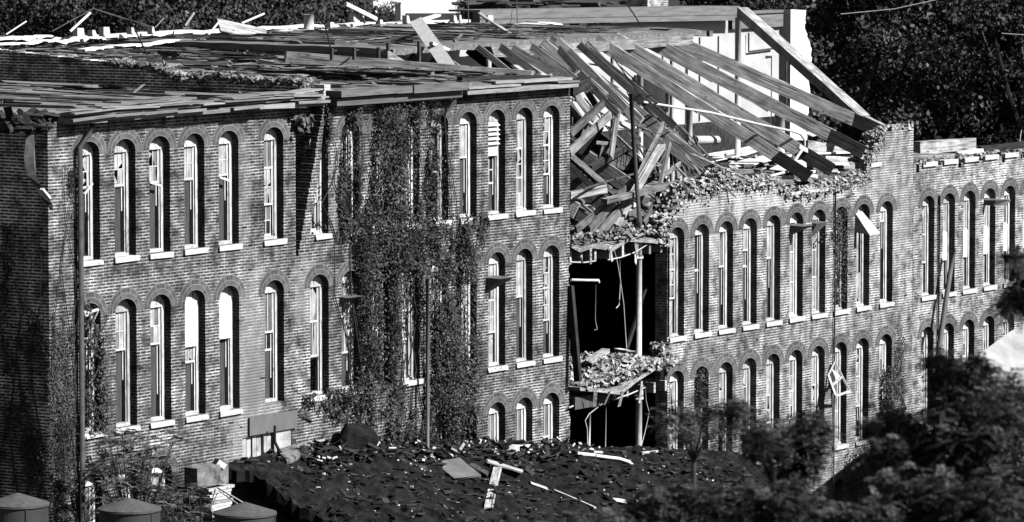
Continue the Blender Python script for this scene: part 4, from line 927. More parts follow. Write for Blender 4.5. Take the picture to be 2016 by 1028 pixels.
bl = [((155, 66), .30, .2, 'white triangular block at the bright gap in the flashing', 1), ((182, 64), .2, .12, 'small white block right of the triangular one', 0), ((206, 64), .28, .2, 'white block at the right of the bright gap', 1), ((258, 60), .16, .14, 'pale knob on the flashing near the crossed wires', 0), ((298, 60), .14, .16, 'pale upright block on the left flashing', 0), ((697, 36), .25, .22, 'white box below the stout white stick', 0), ((712, 36), .12, .2, 'narrow white box right of the larger one', 0), ((652, 48), .3, .12, 'pale block on the flashing right of the cylindrical vent', 0), ((748, 44), .2, .14, 'grey white block on the middle of the flashing', 0), ((800, 40), .18, .2, 'grey block below the stubby white post', 0), ((893, 37), .2, .16, 'left of two white blocks behind the crossed boards', 0), ((903, 36), .14, .16, 'right of two white blocks behind the crossed boards', 0), ((962, 38), .3, .18, 'white block at the head of the long thin lath', 1)]
for (x, y), w, h, lab, wed in bl:
    a = at(x, y + 4, 13.5); mb = MB(); k = .35 if wed else .05
    mb.hexa([a + Vector(q) for q in ((-w / 2, -.08, -.05), (w / 2, -.08, -.05), (w / 2, .08, -.05), (-w / 2, .08, -.05), (-w / 2, -.08, h), (w * k, -.08, h * .94), (w * k, .08, h * .94), (-w / 2, .08, h))]); mb.box((a.x - w * .45, a.y - .1, a.z - .08), (a.x + w * .52, a.y - .082, a.z + .0))
    tag(mb.build('roof_block', M['woodW']), lab, 'block', BG)
SG = 'iron stubs in the torn roof'
for (x, y), h, lab in (((653, 118), .28, 'leftmost dark stub in the torn roof'), ((697, 118), .3, 'second dark stub from the left in the torn roof'), ((745, 122), .36, 'thin black rod before the triangular plate'), ((764, 124), .5, 'taller black rod with a crosspiece'), ((825, 130), .6, 'tallest black rod beside the long white board')):
    a = at(x, y, 4.5 + (y - 118) * -.05); mb = MB(); mb.bar(a, a + Vector((0, 0, h)), .07); mb.bar(a + Vector((0, 0, h * .8)), a + Vector((.2, 0, h * .8)), .03); tag(mb.build('iron_stub', M['metalD']), lab, 'rod', SG)
mb = MB(); a = at(812, 133, 3.8); mb.hexa([a + Vector(q) for q in ((-1.0, 0, -.1), (.35, 0, -.1), (.35, .05, -.1), (-1.0, .05, -.1), (-.62, .3, .42), (-.55, .3, .42), (-.55, .33, .42), (-.62, .33, .42))]); tag(mb.build('tilted_plate', M['wood']), 'grey triangular plate tilted up from the torn roof left of the white board', 'plate')
# fallen curtain of roofing hanging at the left corner
mb = MB(); P = [at(64, 248, -.25), at(66, 300, -.25), at(68, 340, -.25)]; mb.tube(P, .03, 6)
tag(mb.build('corner_pipe', M['metal']), 'thin grey pipe hanging below the torn eave at the left corner', 'pipe')
mb = MB(); pts = [(62, 262, 10), (56, 310, 9), (62, 345, 9), (74, 365, 7), (86, 385, 8), (97, 402, 6), (102, 414, 3)]
for (x, y, w), (x2, y2, w2) in zip(pts[:-1], pts[1:]):
    mb.hexa([at(x - w, y, -.2), at(x + w, y, -.3), at(x + w, y, -.2), at(x - w, y, -.1), at(x2 - w2, y2, -.2), at(x2 + w2, y2, -.3), at(x2 + w2, y2, -.2), at(x2 - w2, y2, -.1)])
tag(mb.build('torn_gutter', M['metalD']), 'dark torn gutter drooping down the left corner of the mill', 'gutter')
mb = MB(); mb.bar(at(82, 372, -.4), at(97, 390, -.4), .08, .05); tag(mb.build('gutter_scrap', M['flash']), 'bright scrap of metal caught on the drooping gutter', 'scrap')
mb = MB()
for k in range(70): 
    p = at(R.uniform(10, 105), R.uniform(226, 256), R.uniform(-.45, -.1)); mb.chip(p, R.uniform(.1, .7), R.uniform(.05, .2), R.uniform(.02, .1))
tag(mb.build('torn_eave', M['woodD']), 'dark shredded boards and felt hanging at the left corner of the eave', 'debris', kind='stuff')
# loose sticks inside the windows
for p, q, lab in (((166, 383), (182, 361), 'white stick slanting across the first upper window from the left'), ((295, 359), (317, 366), 'white bar hanging loose in the third upper window from the left'), ((432, 349), (452, 356), 'white bar hanging loose in the fifth upper window from the left')):
    mb = MB(); mb.bar(at(*p, .08), at(*q, .10), .03, .05); mb.bar(at(*p, .08), at(*p, .08) + Vector((.0, .05, .03)), .03); tag(mb.build('sash_bar', M['sash']), lab, 'stick', 'loose sash bars in upper left windows')
# hanging sash
mb = MB(); A, B, C_, D = at(1643, 712, -.12), at(1673, 770, -.5), at(1645, 780, -.35), at(1630, 738, -.02)
for p, q in ((A, B), (B, C_), (C_, D), (D, A), ((A + B) / 2, (C_ + D) / 2)): mb.bar(p, q, .06, .05)
mb.face([A * .5 + D * .5, (A + B) / 2, (A + B + C_ + D) / 4]); child(mb, 'hanging_sash', M['sash'], mill)
mb = MB(); A, B, C_, D = at(166, 618, -.05), at(193, 609, -.1), at(176, 645, .12), at(166, 647, .1)
for p, q in ((A, B), (B, C_), (C_, D), (D, A), (A * .5 + B * .5, C_ * .5 + D * .5)): mb.bar(p, q, .05, .05)
mb.box((A.x, -.02, A.z - .02), (A.x + .02, .1, A.z + .02)); child(mb, 'tilted_sash', M['sash'], mill)

# ------------------------------------------------------------------ SHED ROOF AND LITTER IN FRONT
def shed_top(x): 
    return 4.12 if x < 9.5 else 4.12 - (x - 9.5) * .105 if x < 20 else 3.02 - (x - 20) * .12
def shed_z(x, y): return shed_top(x) + .37 * y + nz(x * .5, y * .8, 1, .34, 2) * min(1, -y) + nz(x * 1.7, y * 1.5, 1, .14, 5) * min(1, -y * 2) + nz(x * 3.3, y * 3.3, 1, .12, 8) * min(1, -y * 2) + nz(x * 7, y * 7, 1, .05, 6)
shed = empty('lean_to_shed', (6, -6, -1.5), 'black tar roofed lean-to shed covered with litter along the foot of the mill', 'shed')
mb = MB(); X0, X1, Y0, Y1, nx, ny = 6.05, 28.0, -.06, -9.5, 190, 90
def SP(i, j):
    x = X0 + (X1 - X0) * i / nx; y = Y0 + (Y1 - Y0) * j / ny
    return (x + (.5 * nz(0, y * 1.6, 1, 1, 3) + .25 * nz(0, y * 7, 1, 1, 4) if i == 0 else 0), y, shed_z(x, y))
for i in range(nx):
    for j in range(ny): mb.face([SP(i, j + 1), SP(i + 1, j + 1), SP(i + 1, j), SP(i, j)])
for j in range(ny):
    for i in (0, nx):
        a, b = SP(i, j), SP(i, j + 1); mb.face([a, b, (b[0], b[1], b[2] - .25), (a[0], a[1], a[2] - .25)])
child(mb, 'roof', M['tar'], shed)
for a_, b_ in (((7.6, -9.3, -1.5), (7.75, -.3, .4)), ((27.6, -9.3, -1.5), (27.75, -.3, -1.0)), ((7.0, -1.4, -1.5), (7.2, -1.2, 3.2))): mb = MB(); mb.box(a_, b_); child(mb, 'wall', M['inner'], shed)
mb = MB(); m2 = MB()
for k in range(2600):
    x = R.uniform(6.2, 27); y = -abs(R.gauss(0, 3.2)) - .1
    if y < -9: continue
    dens = nz(x * .6, y * .6, 1, 1, 12)
    if dens < -.15 and R.random() < .7: continue
    z = shed_z(x, y) + .02
    if R.random() < .82: mb.chip((x, y, z), R.uniform(.04, .35), R.uniform(.03, .2), R.uniform(.01, .04), flat=R.random() < .85)
    elif R.random() < .75: m2.chip((x, y, z + .01), R.uniform(.02, .1), R.uniform(.02, .06), R.uniform(.015, .04), flat=True)
for k in range(900):
    x = R.uniform(8.4, 20); y = -R.uniform(.05, .9); mb.chip((x, y, shed_z(x, y) + R.uniform(0, .14)), R.uniform(.08, .6), R.uniform(.03, .14), R.uniform(.01, .05), flat=R.random() < .6)
    if k % 9 == 0: m2.chip((x, y, shed_z(x, y) + R.uniform(.05, .2)), R.uniform(.04, .25), R.uniform(.03, .1), R.uniform(.02, .06))
tag(mb.build('roof_litter', M['tarscrap']), 'scraps of torn felt and broken wood strewn over the black shed roof', 'litter', kind='stuff')
tag(m2.build('pale_chips', M['chips']), 'small pale chips scattered over the black shed roof', 'litter', kind='stuff')
def onshed(x, y):       # point of the shed roof seen at a pixel
    lo, hi = -9.4, -.05
    for _ in range(40):
        md = (lo + hi) / 2; p = at(x, y, md)
        if p.z > shed_z(p.x, p.y): lo = md
        else: hi = md
    return at(x, y, (lo + hi) / 2)
def onboard(name, p, q, w, h, mat, lab, cat, dz=.06):
    return beam(name, onshed(*p) + Vector((0, 0, dz)), onshed(*q) + Vector((0, 0, dz)), w, h, mat, lab, cat, n=3)
onboard('plank', (980, 926), (962, 1005), .2, .05, M['woodL'], 'grey plank lying across the black shed roof', 'plank')
onboard('felt_sheet', (958, 912), (1030, 934), .5, .04, M['wood'], 'pointed torn sheet at the head of the grey plank', 'sheet')
onboard('felt_sheet', (880, 912), (920, 945), .8, .04, M['metal'], 'squarish grey felt sheet left of the plank', 'sheet')
onboard('felt_sheet', (925, 918), (962, 940), .5, .04, M['metalD'], 'ragged dark felt sheet between the squarish sheet and the plank', 'sheet')
onboard('plank', (880, 878), (938, 880), .22, .1, M['woodL'], 'pale plank lying along the mill wall on the shed roof', 'plank')
onboard('white_slab', (1001, 888), (1033, 886), .3, .16, M['woodW'], 'bright white slab on the shed roof below the lowest windows', 'slab')
onboard('board', (1090, 970), (1172, 1005), .05, .04, M['chips'], 'thin pale lath at the lower right of the shed roof', 'lath')
onboard('board', (1044, 955), (1078, 967), .07, .05, M['flash'], 'white stick right of the grey plank', 'lath')
onboard('board', (1212, 989), (1228, 992), .14, .08, M['flash'], 'small white block low on the shed roof', 'block')
onboard('board', (1158, 894), (1186, 895), .12, .05, M['chips'], 'flat pale lath above the curved white tube', 'lath'); onboard('board', (1264, 896), (1294, 893), .06, .05, M['chips'], 'bent pale lath at the right of the shed ridge', 'lath')
mb = MB(); mb.tube([onshed(*q) + Vector((0, 0, .07)) for q in ((1137, 899), (1160, 901), (1195, 906), (1220, 909), (1235, 914), (1245, 921))], .045, 8); tag(mb.build('curved_tube', M['flash'], smooth=True), 'long curved white tube lying on the black shed roof', 'tube')
mb = MB(); c = onshed(700, 892) + Vector((0, 0, .25))
ring = []
for i in range(9):
    for k in range(12):
        ph = PI * i / 8; a_ = 2 * PI * k / 12; q = Vector((math.sin(ph) * math.cos(a_) * .75, math.sin(ph) * math.sin(a_) * .35, math.cos(ph) * .42)); q *= 1 + .35 * noise.noise(q * 2.3 + Vector((5, 1, 2))); ring.append(c + q)
mb.v = [tuple(q) for q in ring]
for i in range(8):
    for k in range(12): mb.f.append((i * 12 + k, (i + 1) * 12 + k, (i + 1) * 12 + (k + 1) % 12, i * 12 + (k + 1) % 12)); mb.mi.append(0); mb.uv.append([(0, 0)] * 4)
tag(mb.build('tar_lump', M['tar']), 'big black lump of rolled felt at the foot of the ivy', 'lump')
mb = MB(); pts = [at(x, y, -.1) for x, y in ((535, 846), (545, 860), (565, 882), (575, 900))]; 
q_ = [onshed(545, 893), onshed(600, 876), onshed(618, 892), onshed(565, 915)]; up2 = Vector((0, 0, .09)); mb.hexa(q_[::-1] + [q + up2 for q in q_[::-1]])
tag(mb.build('concrete_apron', M['stoneG']), 'pale concrete apron in front of the boarded loading door', 'slab')
mb = MB(); mb.tube([at(*q, -.25) for q in ((541, 838), (541, 870), (550, 888), (566, 905))], .035, 6); tag(mb.build('hanging_cable', M['wireD']), 'black cable hanging in front of the loading door', 'cable')
# ruined brick corner with pale block
ruin = empty('ruined_wall', tuple(at(400, 1000, -.9)), 'ruined brick corner with a pale stone block beside the dark shed opening', 'ruin')
mb = MB(); a = at(372, 962, -.8); b = at(428, 935, -.8); mb.box((a.x + .1, -.95, a.z), (b.x + .2, -.6, b.z + .25)); child(mb, 'stone_block', M['stoneG'], ruin)
mb = MB()
for k in range(16):
    x0 = a.x + .55 + R.uniform(-.08, .08); z0 = a.z - .12 - k * .072; mb.box((x0 + .02 * k, -.95, z0), (b.x + .3 + R.uniform(-.2, .15) + (.3 if k > 6 else 0), -.5, z0 + .06))
child(mb, 'brickwork', M['mortarB'], ruin)
mb = MB(); a = at(440, 960, -1.5); mb.bar(at(428, 960, -1.0), at(478, 990, -2.0), .03); mb.bar(at(432, 967, -1.0), at(470, 994, -2.0), .02); child(mb, 'wire', M['wire'], ruin)
mb = MB(); mb.bar(at(425, 908, -.8), at(440, 918, -.9), .3, .12); tag(mb.build('white_lump', M['flash']), 'white lump sitting on the ruined brick corner', 'lump')

# ------------------------------------------------------------------ TANKS
for i, (x, y, lab) in enumerate(((35, 972, 'leftmost round steel tank top with low conical cap, cut by the left edge'), (255, 982, 'middle one of the three round tank tops, below the leafy shrub'), (482, 990, 'right one of the three round tank tops, in front of the dark shed opening'))):
    c = atd(x, y, 84.0); r = .56; t = empty('storage_tank', (c.x, c.y, -1.5), lab, 'tank', 'round tanks in front of the mill')
    mb = MB(); n = 48; zt = c.z - .17; mb.tube([(c.x, c.y, -1.5), (c.x, c.y, zt - .002)], r, n); child(mb, 'tank_body', M['tank'], t)
    mb = MB(); ring = [(c.x + (r + .02) * math.cos(2 * PI * k / n), c.y + (r + .02) * math.sin(2 * PI * k / n)) for k in range(n)]
    for k in range(n):
        a, b = ring[k], ring[(k + 1) % n]; mb.face([(a[0], a[1], zt), (b[0], b[1], zt), (c.x, c.y, c.z + .02)]); mb.face([(a[0], a[1], zt - .02), (b[0], b[1], zt - .02), (b[0], b[1], zt), (a[0], a[1], zt)])
    child(mb, 'cap', M['tankR'], t)
    mb = MB(); rr_ = [(c.x + (r + .012) * math.cos(2 * PI * k / 48), c.y + (r + .012) * math.sin(2 * PI * k / 48)) for k in range(49)]
    mb.tube([(a, b, zt - .035) for a, b in rr_], .016, 6, cap=False); child(mb, 'rim', M['tank'], t)
    mb = MB(); mb.tube([(a, b, zt - .62) for a, b in rr_], .012, 6, cap=False); a_ = -2.2 + i * .5; mb.bar((c.x + r * math.cos(a_), c.y + r * math.sin(a_), zt - .04), (c.x + r * math.cos(a_), c.y + r * math.sin(a_), -1.4), .03); child(mb, 'seam', M['tank'], t)
# ------------------------------------------------------------------ RIGHT SIDE THINGS
mb = MB(); mb.tube([at(*q, -.35) for q in ((1878, 492), (1870, 540), (1858, 620), (1848, 690), (1843, 760), (1842, 900))], [.06, .07, .075, .08, .085, .085], 12); tag(mb.build('leaning_pole', M['metal'], smooth=True), 'grey bent pole leaning in front of the right windows', 'pole')
mb = MB(); c = at(1853, 806, -4.0)
n = 24
mb.tube([c + Vector((-.1, .3, 0)), c + Vector((.35, -.45, 0))], .24, n); mb.tube([c + Vector((0, 0, -6)), c], .12, 12); tag(mb.build('round_cowl', M['woodD'], smooth=False), 'black round cowl sticking up among the leaves by the bent pole', 'vent')
ob = empty('outbuilding', tuple(at(1960, 900, -7)), 'outbuilding with a pale sloping roof half hidden by leaves at the right edge', 'outbuilding')
mb = MB(); A = at(1900, 722, -5.0); B = at(1990, 652, -4.2); B2 = at(2070, 612, -4.2); Cc = at(2090, 980, -8.6); D = at(1835, 905, -7.6)
ts = Vector((0, .05, -.15)); n = 10
up_ = [A, A.lerp(B, .5) + Vector((0, 0, .03)), B, B.lerp(B2, .5) + Vector((0, 0, .02)), B2]; lo_ = [D.lerp(Cc, t) for t in (0, .25, .5, .75, 1)]
for i in range(4): mb.hexa([up_[i] + ts, up_[i + 1] + ts, lo_[i + 1] + ts, lo_[i] + ts, up_[i], up_[i + 1], lo_[i + 1], lo_[i]])
child(mb, 'roof', M['conc'], ob)
mb = MB(); mb.hexa([Vector((q.x, q.y, -1.5)) for q in (D, Cc, B2, A)] + [q + ts * 3.0 for q in (D, Cc, B2, A)]); child(mb, 'wall', M['inner'], ob)
for P_, lab in ((((1655, 28), (1760, 18), (1860, -4)), 'pale overhead wire crossing the top of the dark trees at the upper right'), (((1972, 66), (2000, 68), (2030, 69)), 'short pale overhead wire at the right edge against the dark trees')):
    mb = MB(); mb.tube([atd(x, y, 150) for x, y in P_], .014, 5); tag(mb.build('overhead_wire', M['wire']), lab, 'wire')
mb = MB(); p = at(2008, 275, 5); mb.tube([p, p + Vector((0, 0, -.9))], .025, 6); mb.tube([p, p + Vector((.1, 0, .3))], .012, 6); tag(mb.build('thin_mast', M['metalL']), 'thin pale mast above the low wall at the right edge', 'mast')
# back range roofs seen over the rear wall
bk = empty('rear_building', tuple(at(1100, 8, 24)), 'low dark building behind the mill, seen over the rear wall', 'building')
mb = MB()
a = at(945, 14, 22); b = at(1245, 10, 22); mb.hexa([Vector(q) for q in ((a.x + .6, 22, -1.5), (b.x, 22, -1.5), (b.x, 23, -1.5), (a.x + .6, 23, -1.5), (a.x + .6, 22, a.z), (b.x, 22, a.z), (b.x, 23, a.z + .2), (a.x + .6, 23, a.z + .2))]); child(mb, 'roof', M['woodD'], bk)
mb = MB(); a = at(1278, 12, 19); mb.box((a.x - .75, 18.6, 8), (a.x + .55, 19.4, a.z + .9)); child(mb, 'chimney', brick('brick_chimney', .5, .7, seed=30.), bk)
mb = MB()
for k in range(60): mb.chip(at(R.uniform(950, 1245), R.uniform(0, 16), R.uniform(21, 23)) , R.uniform(.5, 3), .3, R.uniform(.03, .15), flat=True)
tag(mb.build('roof_scrap_heap', M['metalD']), 'scraps of boarding on the low dark building behind', 'debris', kind='stuff')

# ------------------------------------------------------------------ FOLIAGE
def leafquad(mb, p, s, nrm=None, asp=.6, mi=0):
    u = Vector((R.gauss(0, 1), R.gauss(0, 1), R.gauss(0, 1))).normalized()
    if nrm is not None: 
        n_ = (nrm + u * .7).normalized(); u = n_.cross(Vector((R.gauss(0, 1), R.gauss(0, 1), R.gauss(0, 1)))).normalized(); v = n_.cross(u)
    else: v = u.cross(Vector((R.gauss(0, 1), R.gauss(0, 1), R.gauss(0, 1)))).normalized()
    u = u * s * .5; v = v * s * .5 * asp
    b = len(mb.v); mb.v += [tuple(p - u), tuple(p - u * .1 - v), tuple(p + u), tuple(p - u * .1 + v)]
    mb.f.append((b, b + 1, b + 2, b + 3)); mb.mi.append(mi); mb.uv.append([(0, 0)] * 4)
def inpoly(x, y, P):
    c_ = False; j = len(P) - 1
    for i in range(len(P)):
        if (P[i][1] > y) != (P[j][1] > y) and x < (P[j][0] - P[i][0]) * (y - P[i][1]) / (P[j][1] - P[i][1]) + P[i][0]: c_ = not c_
        j = i
    return c_
def ivy(poly, n, s, lab, thick=.22, thr=-.25, Y=-.02, west=False, mat='leaf', stems=6, group='ivy and creepers on the mill', holes=()):
    t = None; mb = MB(); xs = [p[0] for p in poly]; ys = [p[1] for p in poly]; k = 0; tr = 0
    sm = MB()
    while k < n and tr < n * 12:
        tr += 1; x = R.uniform(min(xs), max(xs)); y = R.uniform(min(ys), max(ys))
        if not inpoly(x + R.gauss(0, 6), y + R.gauss(0, 6), poly): continue
        if any(a < x < c_ and b < y < d for a, b, c_, d in holes) and R.random() < .93: continue
        p = atx(x, y, -.02) if west else at(x, y, Y)
        dn = nz(p.x * 1.7 + p.y * 1.7, p.z * .28, 1, 1.1, 40) + .35 * nz(p.x * 4 + p.y * 4, p.z * 2, 1, 1, 41) + R.gauss(0, .12)
        if dn < thr: continue
        off = abs(R.gauss(0, thick * .45)) * (1 + 1.2 * max(0, dn))
        p = p + (Vector((-off, 0, 0)) if west else Vector((0, -off, 0))); k += 1
        leafquad(mb, p, s * R.uniform(.6, 1.4), Vector((-1, 0, .25)) if west else Vector((.1, -1, .35)), .8)
    cx, y1 = sum(xs) / len(xs), max(ys)
    for q in range(stems):
        x = R.uniform(min(xs) + 8, max(xs) - 8) if max(xs) - min(xs) > 20 else cx; pts = []
        for j in range(8):
            xx = x + 14 * math.sin(j * 1.3 + q * 2.1) + R.uniform(-6, 6); yy = y1 - (y1 - min(ys)) * j / 7; pts.append((atx(xx, yy, -.03) if west else at(xx, yy, Y - .02)))
        sm.tube(pts, [.02 - .002 * j for j in range(8)], 5)
    base = Vector(pts[0]) if stems else at(cx, y1, Y)
    t = empty('ivy', tuple(base), lab, 'ivy', group)
    child(mb, 'leaves', M[mat], t)
    if stems: child(sm, 'stem', M['stem'], t)
ivy([(655, 205), (870, 198), (866, 250), (852, 300), (858, 430), (900, 440), (938, 470), (930, 620), (938, 870), (702, 872), (690, 770), (715, 700), (690, 560), (700, 500), (680, 470), (700, 380), (706, 300), (680, 240)], 29000, .06, 'great mass of ivy smothering the middle of the standing facade', .28, -.04, holes=((664, 235, 710, 450), (740, 330, 752, 435), (796, 300, 816, 435), (784, 530, 815, 755), (860, 225, 884, 440), (838, 500, 850, 860), (905, 560, 925, 660), (908, 835, 932, 880), (738, 640, 748, 720)), stems=14)
ivy([(642, 205), (690, 215), (708, 300), (705, 420), (690, 470), (668, 480), (650, 440), (655, 330), (640, 260)], 5000, .05, 'sparse ivy spreading left from the great mass around two upper windows', .10, -.02, stems=2, holes=((676, 250, 698, 430),))
ivy([(98, 420), (125, 330), (160, 330), (150, 500), (158, 1030), (92, 1030), (95, 700)], 6500, .042, 'thin creeper climbing the brick pier at the left corner', .05, .02, stems=5)
ivy([(0, 440), (60, 470), (88, 560), (90, 690), (30, 720), (90, 900), (90, 1000), (60, 960), (0, 800)], 3600, .045, 'dark creeper on the shaded end wall', .05, .0, west=True, stems=4)
ivy([(163, 590), (196, 640), (215, 760), (212, 850), (162, 860)], 1000, .06, 'creeper tangled in the first window of the middle row', .16, -.2, stems=2)
ivy([(590, 790), (640, 765), (700, 770), (690, 800), (660, 830), (640, 800)], 900, .07, 'small creeper hanging under the sills left of the great ivy', .15, -.2, stems=2)
ivy([(570, 222), (605, 222), (610, 256), (580, 262)], 60, .16, 'cluster of broad leaves under the eave by the crack', .2, -1, mat='leafP', stems=1)
ivy([(875, 430), (965, 420), (950, 470), (925, 540), (900, 560), (890, 480)], 900, .07, 'creeper fringe under the upper sills right of the great ivy', .06, .0, stems=3)
ivy([(1645, 412), (1665, 405), (1668, 440), (1660, 590), (1640, 600), (1645, 500), (1625, 480), (1612, 460)], 1300, .06, 'creeper filling a tall window of the right part, beside the thin downpipe', .12, -.2, Y=.06, stems=2)
ivy([(1374, 728), (1384, 722), (1394, 730), (1396, 800), (1374, 800)], 900, .06, 'creeper packed into a lower window near the open bay', .06, -.6, Y=.1, stems=1)
ivy([(1733, 728), (1752, 720), (1757, 800), (1735, 810)], 700, .06, 'creeper in the last lower window left of the smooth pier', .1, -.3, Y=.05, stems=1)
ivy([(1770, 650), (1782, 700), (1775, 830), (1768, 830), (1762, 690)], 500, .05, 'narrow creeper up the smooth pier of the right part', .05, -.1, stems=1)
ivy([(1695, 872), (1760, 862), (1785, 900), (1775, 960), (1700, 965), (1660, 930)], 2600, .07, 'pale bushy creeper at the foot of the right wall', .4, -.3, Y=-.3, mat='leafP', stems=3)
ivy([(0, 228), (20, 232), (20, 236), (0, 236)], 30, .05, 'tuft on the eave at the left edge', .05, -1, stems=1, mat='leaf')

def pinnate(mb, p, d, L, s, n=9):
    d = d.normalized(); side = d.cross(Vector((0, 0, 1))).normalized()
    for k in range(n):
        t = (k + 1) / n; c = p + d * L * t + Vector((0, 0, -.35 * L * t * t))
        for sg in (-1, 1):
            e = (side * sg * .9 + d * .35 + Vector((0, 0, -.25 + R.uniform(-.2, .2)))).normalized() * s * (1.1 - .5 * t); w = d * s * .16
            b = len(mb.v); mb.v += [tuple(c), tuple(c + e * .5 + w), tuple(c + e), tuple(c + e * .5 - w)]; mb.f.append((b, b + 1, b + 2, b + 3)); mb.mi.append(0); mb.uv.append([(0, 0)] * 4)
sh = at(262, 1010, -1.6); t = empty('sumac_shrub', (sh.x, sh.y, -1.5), 'leafy shrub with long feathery leaves against the lower left wall', 'shrub')
mb = MB(); sm = MB()
for k in range(46):
    tp_ = at(R.uniform(195, 345), R.uniform(850, 1010), R.uniform(-2.4, -.4)); b_ = Vector((sh.x, sh.y, 2.2)); sm.tube([b_, b_.lerp(tp_, .5) + Vector((0, 0, .15)), tp_], [.025, .015, .008], 5)
    for j in range(7):
        a = R.uniform(0, 2 * PI); pinnate(mb, tp_, Vector((math.cos(a), math.sin(a), R.uniform(-.1, .5))), R.uniform(.3, .5), .13)
sm.tube([(sh.x, sh.y, -1.5), (sh.x, sh.y, 2.3)], [.05, .03], 6)
child(mb, 'leaves', M['leafP'], t); child(sm, 'stem', M['stem'], t)
sh = at(395, 1010, -2.2); t = empty('sumac_shrub', (sh.x, sh.y, -1.5), 'low feathery shrub between the middle and right tank tops', 'shrub')
mb = MB(); sm = MB()
for k in range(26):
    tp_ = at(R.uniform(310, 400), R.uniform(955, 1040), R.uniform(-3, -1)); b_ = Vector((sh.x, sh.y, 1.6)); sm.tube([b_, b_.lerp(tp_, .5), tp_], [.025, .015, .008], 5)
    for j in range(6):
        a = R.uniform(0, 2 * PI); pinnate(mb, tp_, Vector((math.cos(a), math.sin(a), R.uniform(-.1, .5))), R.uniform(.3, .5), .12)
sm.tube([(sh.x, sh.y, -1.5), (sh.x, sh.y, 1.7)], [.05, .03], 6)
child(mb, 'leaves', M['leafP'], t); child(sm, 'stem', M['stem'], t)

def bigtree(seed, name='broadleaf_tree'):
    RR = random.Random(seed); mb = MB(); sm = MB(); H = 15.
    sm.tube([(0, 0, 0), (.2, .1, 4), (.1, .3, 9)], [.4, .3, .16], 8)
    cl = []
    for k in range(46):
        a = RR.uniform(0, 2 * PI); zz = RR.uniform(2.2, H); rr = 5.0 * math.sqrt(max(.05, 1 - ((zz - 7.5) / 8.6) ** 2)) * RR.uniform(.45, 1.0)
        c = Vector((rr * math.cos(a), rr * math.sin(a), zz)); cl.append((c, RR.uniform(.8, 1.7)))
        if k % 2 == 0: sm.tube([(0, 0, zz * .55), tuple(c * .5 + Vector((0, 0, zz * .25))), tuple(c)], [.13, .08, .03], 5)
    for c, r in cl:
        for j in range(int(560 * r)):
            d = Vector((RR.gauss(0, 1), RR.gauss(0, 1), RR.gauss(0, 1))).normalized() * r * (RR.random() ** .35)
            d.z *= .62; leafquad(mb, c + d, RR.uniform(.10, .24), None, .7)
    return mb, sm
protos = []
TGP = 'trees behind the mill'
def place_tree(i, x, dist, zoff, rot, sc, lab):
    p = atd(x, 200, dist)
    v = i % 3
    if v >= len(protos) or protos[v] is None:
        t = empty('broadleaf_tree', (0, 0, 0), lab, 'tree', TGP); mb, sm = bigtree(50 + v)
        a = mb.build('crown', M['leafT'], t); b = sm.build('trunk', M['bark'], t); protos.append(t); o = t
    else:
        src = protos[v]; o = src.copy(); COL.objects.link(o); o['label'] = lab
        for ch in src.children: c2 = ch.copy(); COL.objects.link(c2); c2.parent = o
    o.location = (p.x, p.y, zoff); o.rotation_euler = (0, 0, rot); o.scale = (sc, sc, sc)
spots = [(1640, 176, 1.05, 'tree directly behind the bright broken end of the rear wall'), (1740, 190, 1.2, 'tall tree just right of the long leaning beam'), (1850, 180, 1.1, 'broad dark tree above the low right wall'), (1950, 192, 1.2, 'tree above the far timbers on the low wall'), (2030, 178, 1.1, 'tree cut by the right edge of the view'), (1600, 205, 1.25, 'tree behind and left of the leaning beam foot'), (1800, 214, 1.35, 'tall rear tree between two nearer ones at the right'), (1990, 220, 1.35, 'tall rear tree at the far right'),
         (20, 190, 1.1, 'tree at the far left above the roof'), (130, 200, 1.15, 'tree above the left sticks of the roof'), (250, 186, 1.05, 'tree behind the crossed guy wire at the left'), (370, 205, 1.2, 'dark tree behind the loose white board'), (420, 192, 1.1, 'tree left of the cylindrical vent'), (490, 200, 1.15, 'tree right above the cylindrical vent'), (575, 214, 1.05, 'tree at the left of the bright gap'), (1180, 205, 1.0, 'tree at the right of the bright gap'), (1700, 230, 1.4, 'rear tree behind the brick stub'), (1500, 215, 1.0, 'tree behind the rear eave of the mill'),
         (-60, 205, 1.2, 'tree cut by the left edge'), (310, 224, 1.3, 'rear tree above the left roof'), (440, 226, 1.3, 'rear tree above the middle of the left roof')]
for i, (x, d, sc, lab) in enumerate(spots): place_tree(i, x, d, -1.5, R.uniform(0, 6), sc, lab)

place_tree(1, 735, 205, -1.5, 1.0, 1.0, 'slender tree standing in the left of the bright gap')
for o in S.objects:
    if o.get('label') == 'slender tree standing in the left of the bright gap': o.scale = (.36, .36, .86)
place_tree(2, 935, 205, -1.5, 2.0, 1.0, 'thin tree closing the right of the bright gap')
for o in S.objects:
    if o.get('label') == 'thin tree closing the right of the bright gap': o.scale = (.26, .26, .86)
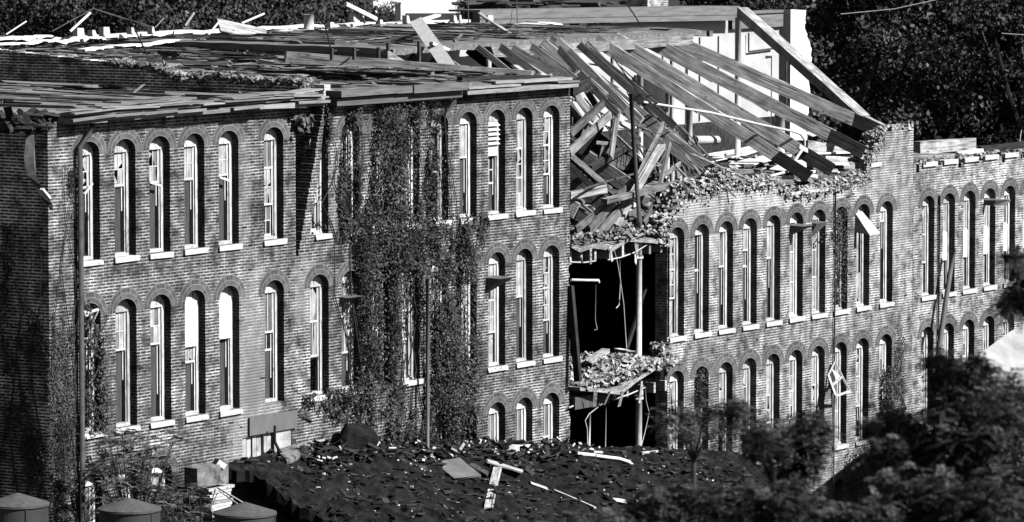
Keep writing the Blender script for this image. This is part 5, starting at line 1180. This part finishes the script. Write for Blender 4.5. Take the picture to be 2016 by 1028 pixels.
# near trees, between the camera and the mill
def neartree(blobs, D, lab, leafs=.055, dens=1.0, mat='leafF'):
    bx = sum(b[0] for b in blobs) / len(blobs); base = atd(bx if bx < 1990 else bx + 160, 1100, D); base = Vector((base.x, base.y, -1.5))
    t = empty('locust_tree', tuple(base), lab, 'tree', 'near trees rising in front of the mill')
    mb = MB(); sm = MB(); by = max(b[1] for b in blobs); node = atd(bx if bx < 1990 else bx + 160, by + 60, D)
    sm.tube([base, base.lerp(node, .5) + Vector((.15, .1, 0)), node - Vector((0, 0, 1.2)), node], [.2, .11, .05, .025], 9)
    for (x, y, r) in blobs:
        Dd = D + R.uniform(-.7, .7); c = atd(x, y, Dd); rm = r * Dd / FPX * 1.1
        sm.tube([node, node.lerp(c, .5) + Vector((0, 0, .12)), c], [.022, .013, .005], 5)
        tw = int(62 * dens * (r / 40) ** 1.5) + 5
        for k in range(tw):
            d = Vector((R.gauss(0, 1), R.gauss(0, 1), R.gauss(0, 1))).normalized() * rm * (R.random() ** .45); q = c + d
            if R.random() < .4: sm.tube([c, q], [.006, .003], 4, cap=False)
            for j in range(3):
                dr = Vector((R.gauss(0, 1), R.gauss(0, 1), R.gauss(0, .5)))
                pinnate(mb, q, dr, R.uniform(.08, .16), leafs, 6)
    child(mb, 'crown', M[mat], t); child(sm, 'trunk', M['bark'], t)
neartree([(1310, 832, 28), (1340, 815, 28), (1375, 835, 32), (1350, 850, 30), (1400, 812, 24), (1420, 850, 32)], 46, 'thin wispy tree top in front of the first right windows', dens=.55)
neartree([(1440, 812, 26), (1455, 800, 18), (1490, 850, 30), (1505, 885, 32), (1480, 875, 24), (1555, 850, 34), (1590, 830, 30), (1615, 850, 28), (1560, 890, 38), (1600, 890, 34), (1545, 930, 28), (1580, 930, 30), (1530, 870, 30)], 41, 'dark rounded tree top in front of the lower right windows')
neartree([(1725, 845, 32), (1765, 835, 40), (1800, 870, 55), (1850, 715, 26), (1865, 750, 36), (1900, 740, 34), (1885, 800, 50), (1930, 770, 50), (1990, 775, 50), (1950, 840, 62), (1870, 860, 62), (1820, 920, 66), (1900, 920, 70), (1980, 900, 70), (2010, 840, 50), (1750, 900, 40), (1930, 720, 22), (2010, 980, 70)], 37, 'largest dark tree top filling the lower right corner', dens=1.25)
neartree([(1775, 980, 60), (1850, 1000, 74), (1930, 1000, 74), (1800, 1040, 70), (1990, 1030, 70), (1730, 1015, 40), (1690, 1030, 34), (1640, 1030, 32), (1600, 1010, 42), (1560, 990, 42), (1520, 1010, 52), (1570, 1040, 50)], 35, 'low dark tree top along the bottom right', dens=1.2)
neartree([(1215, 1030, 26), (1255, 1015, 32), (1290, 980, 30), (1330, 1005, 40), (1310, 1035, 40), (1380, 985, 34), (1400, 1015, 46), (1450, 985, 38), (1460, 1020, 50), (1360, 1035, 44), (1495, 985, 34), (1340, 965, 22)], 40, 'low leafy tree top over the right end of the shed roof', dens=.9)
neartree([(1992, 512, 18), (2014, 530, 24), (2000, 590, 24), (1978, 600, 16), (2025, 580, 36), (2035, 550, 40)], 36, 'leafy twig reaching in at the right edge', dens=1.0)
neartree([(1130, 1030, 22), (1050, 1034, 18), (1100, 1040, 26), (1180, 1036, 26), (920, 1040, 20), (990, 1042, 22)], 40, 'faint leaf tips along the bottom edge of the shed roof', dens=.6)
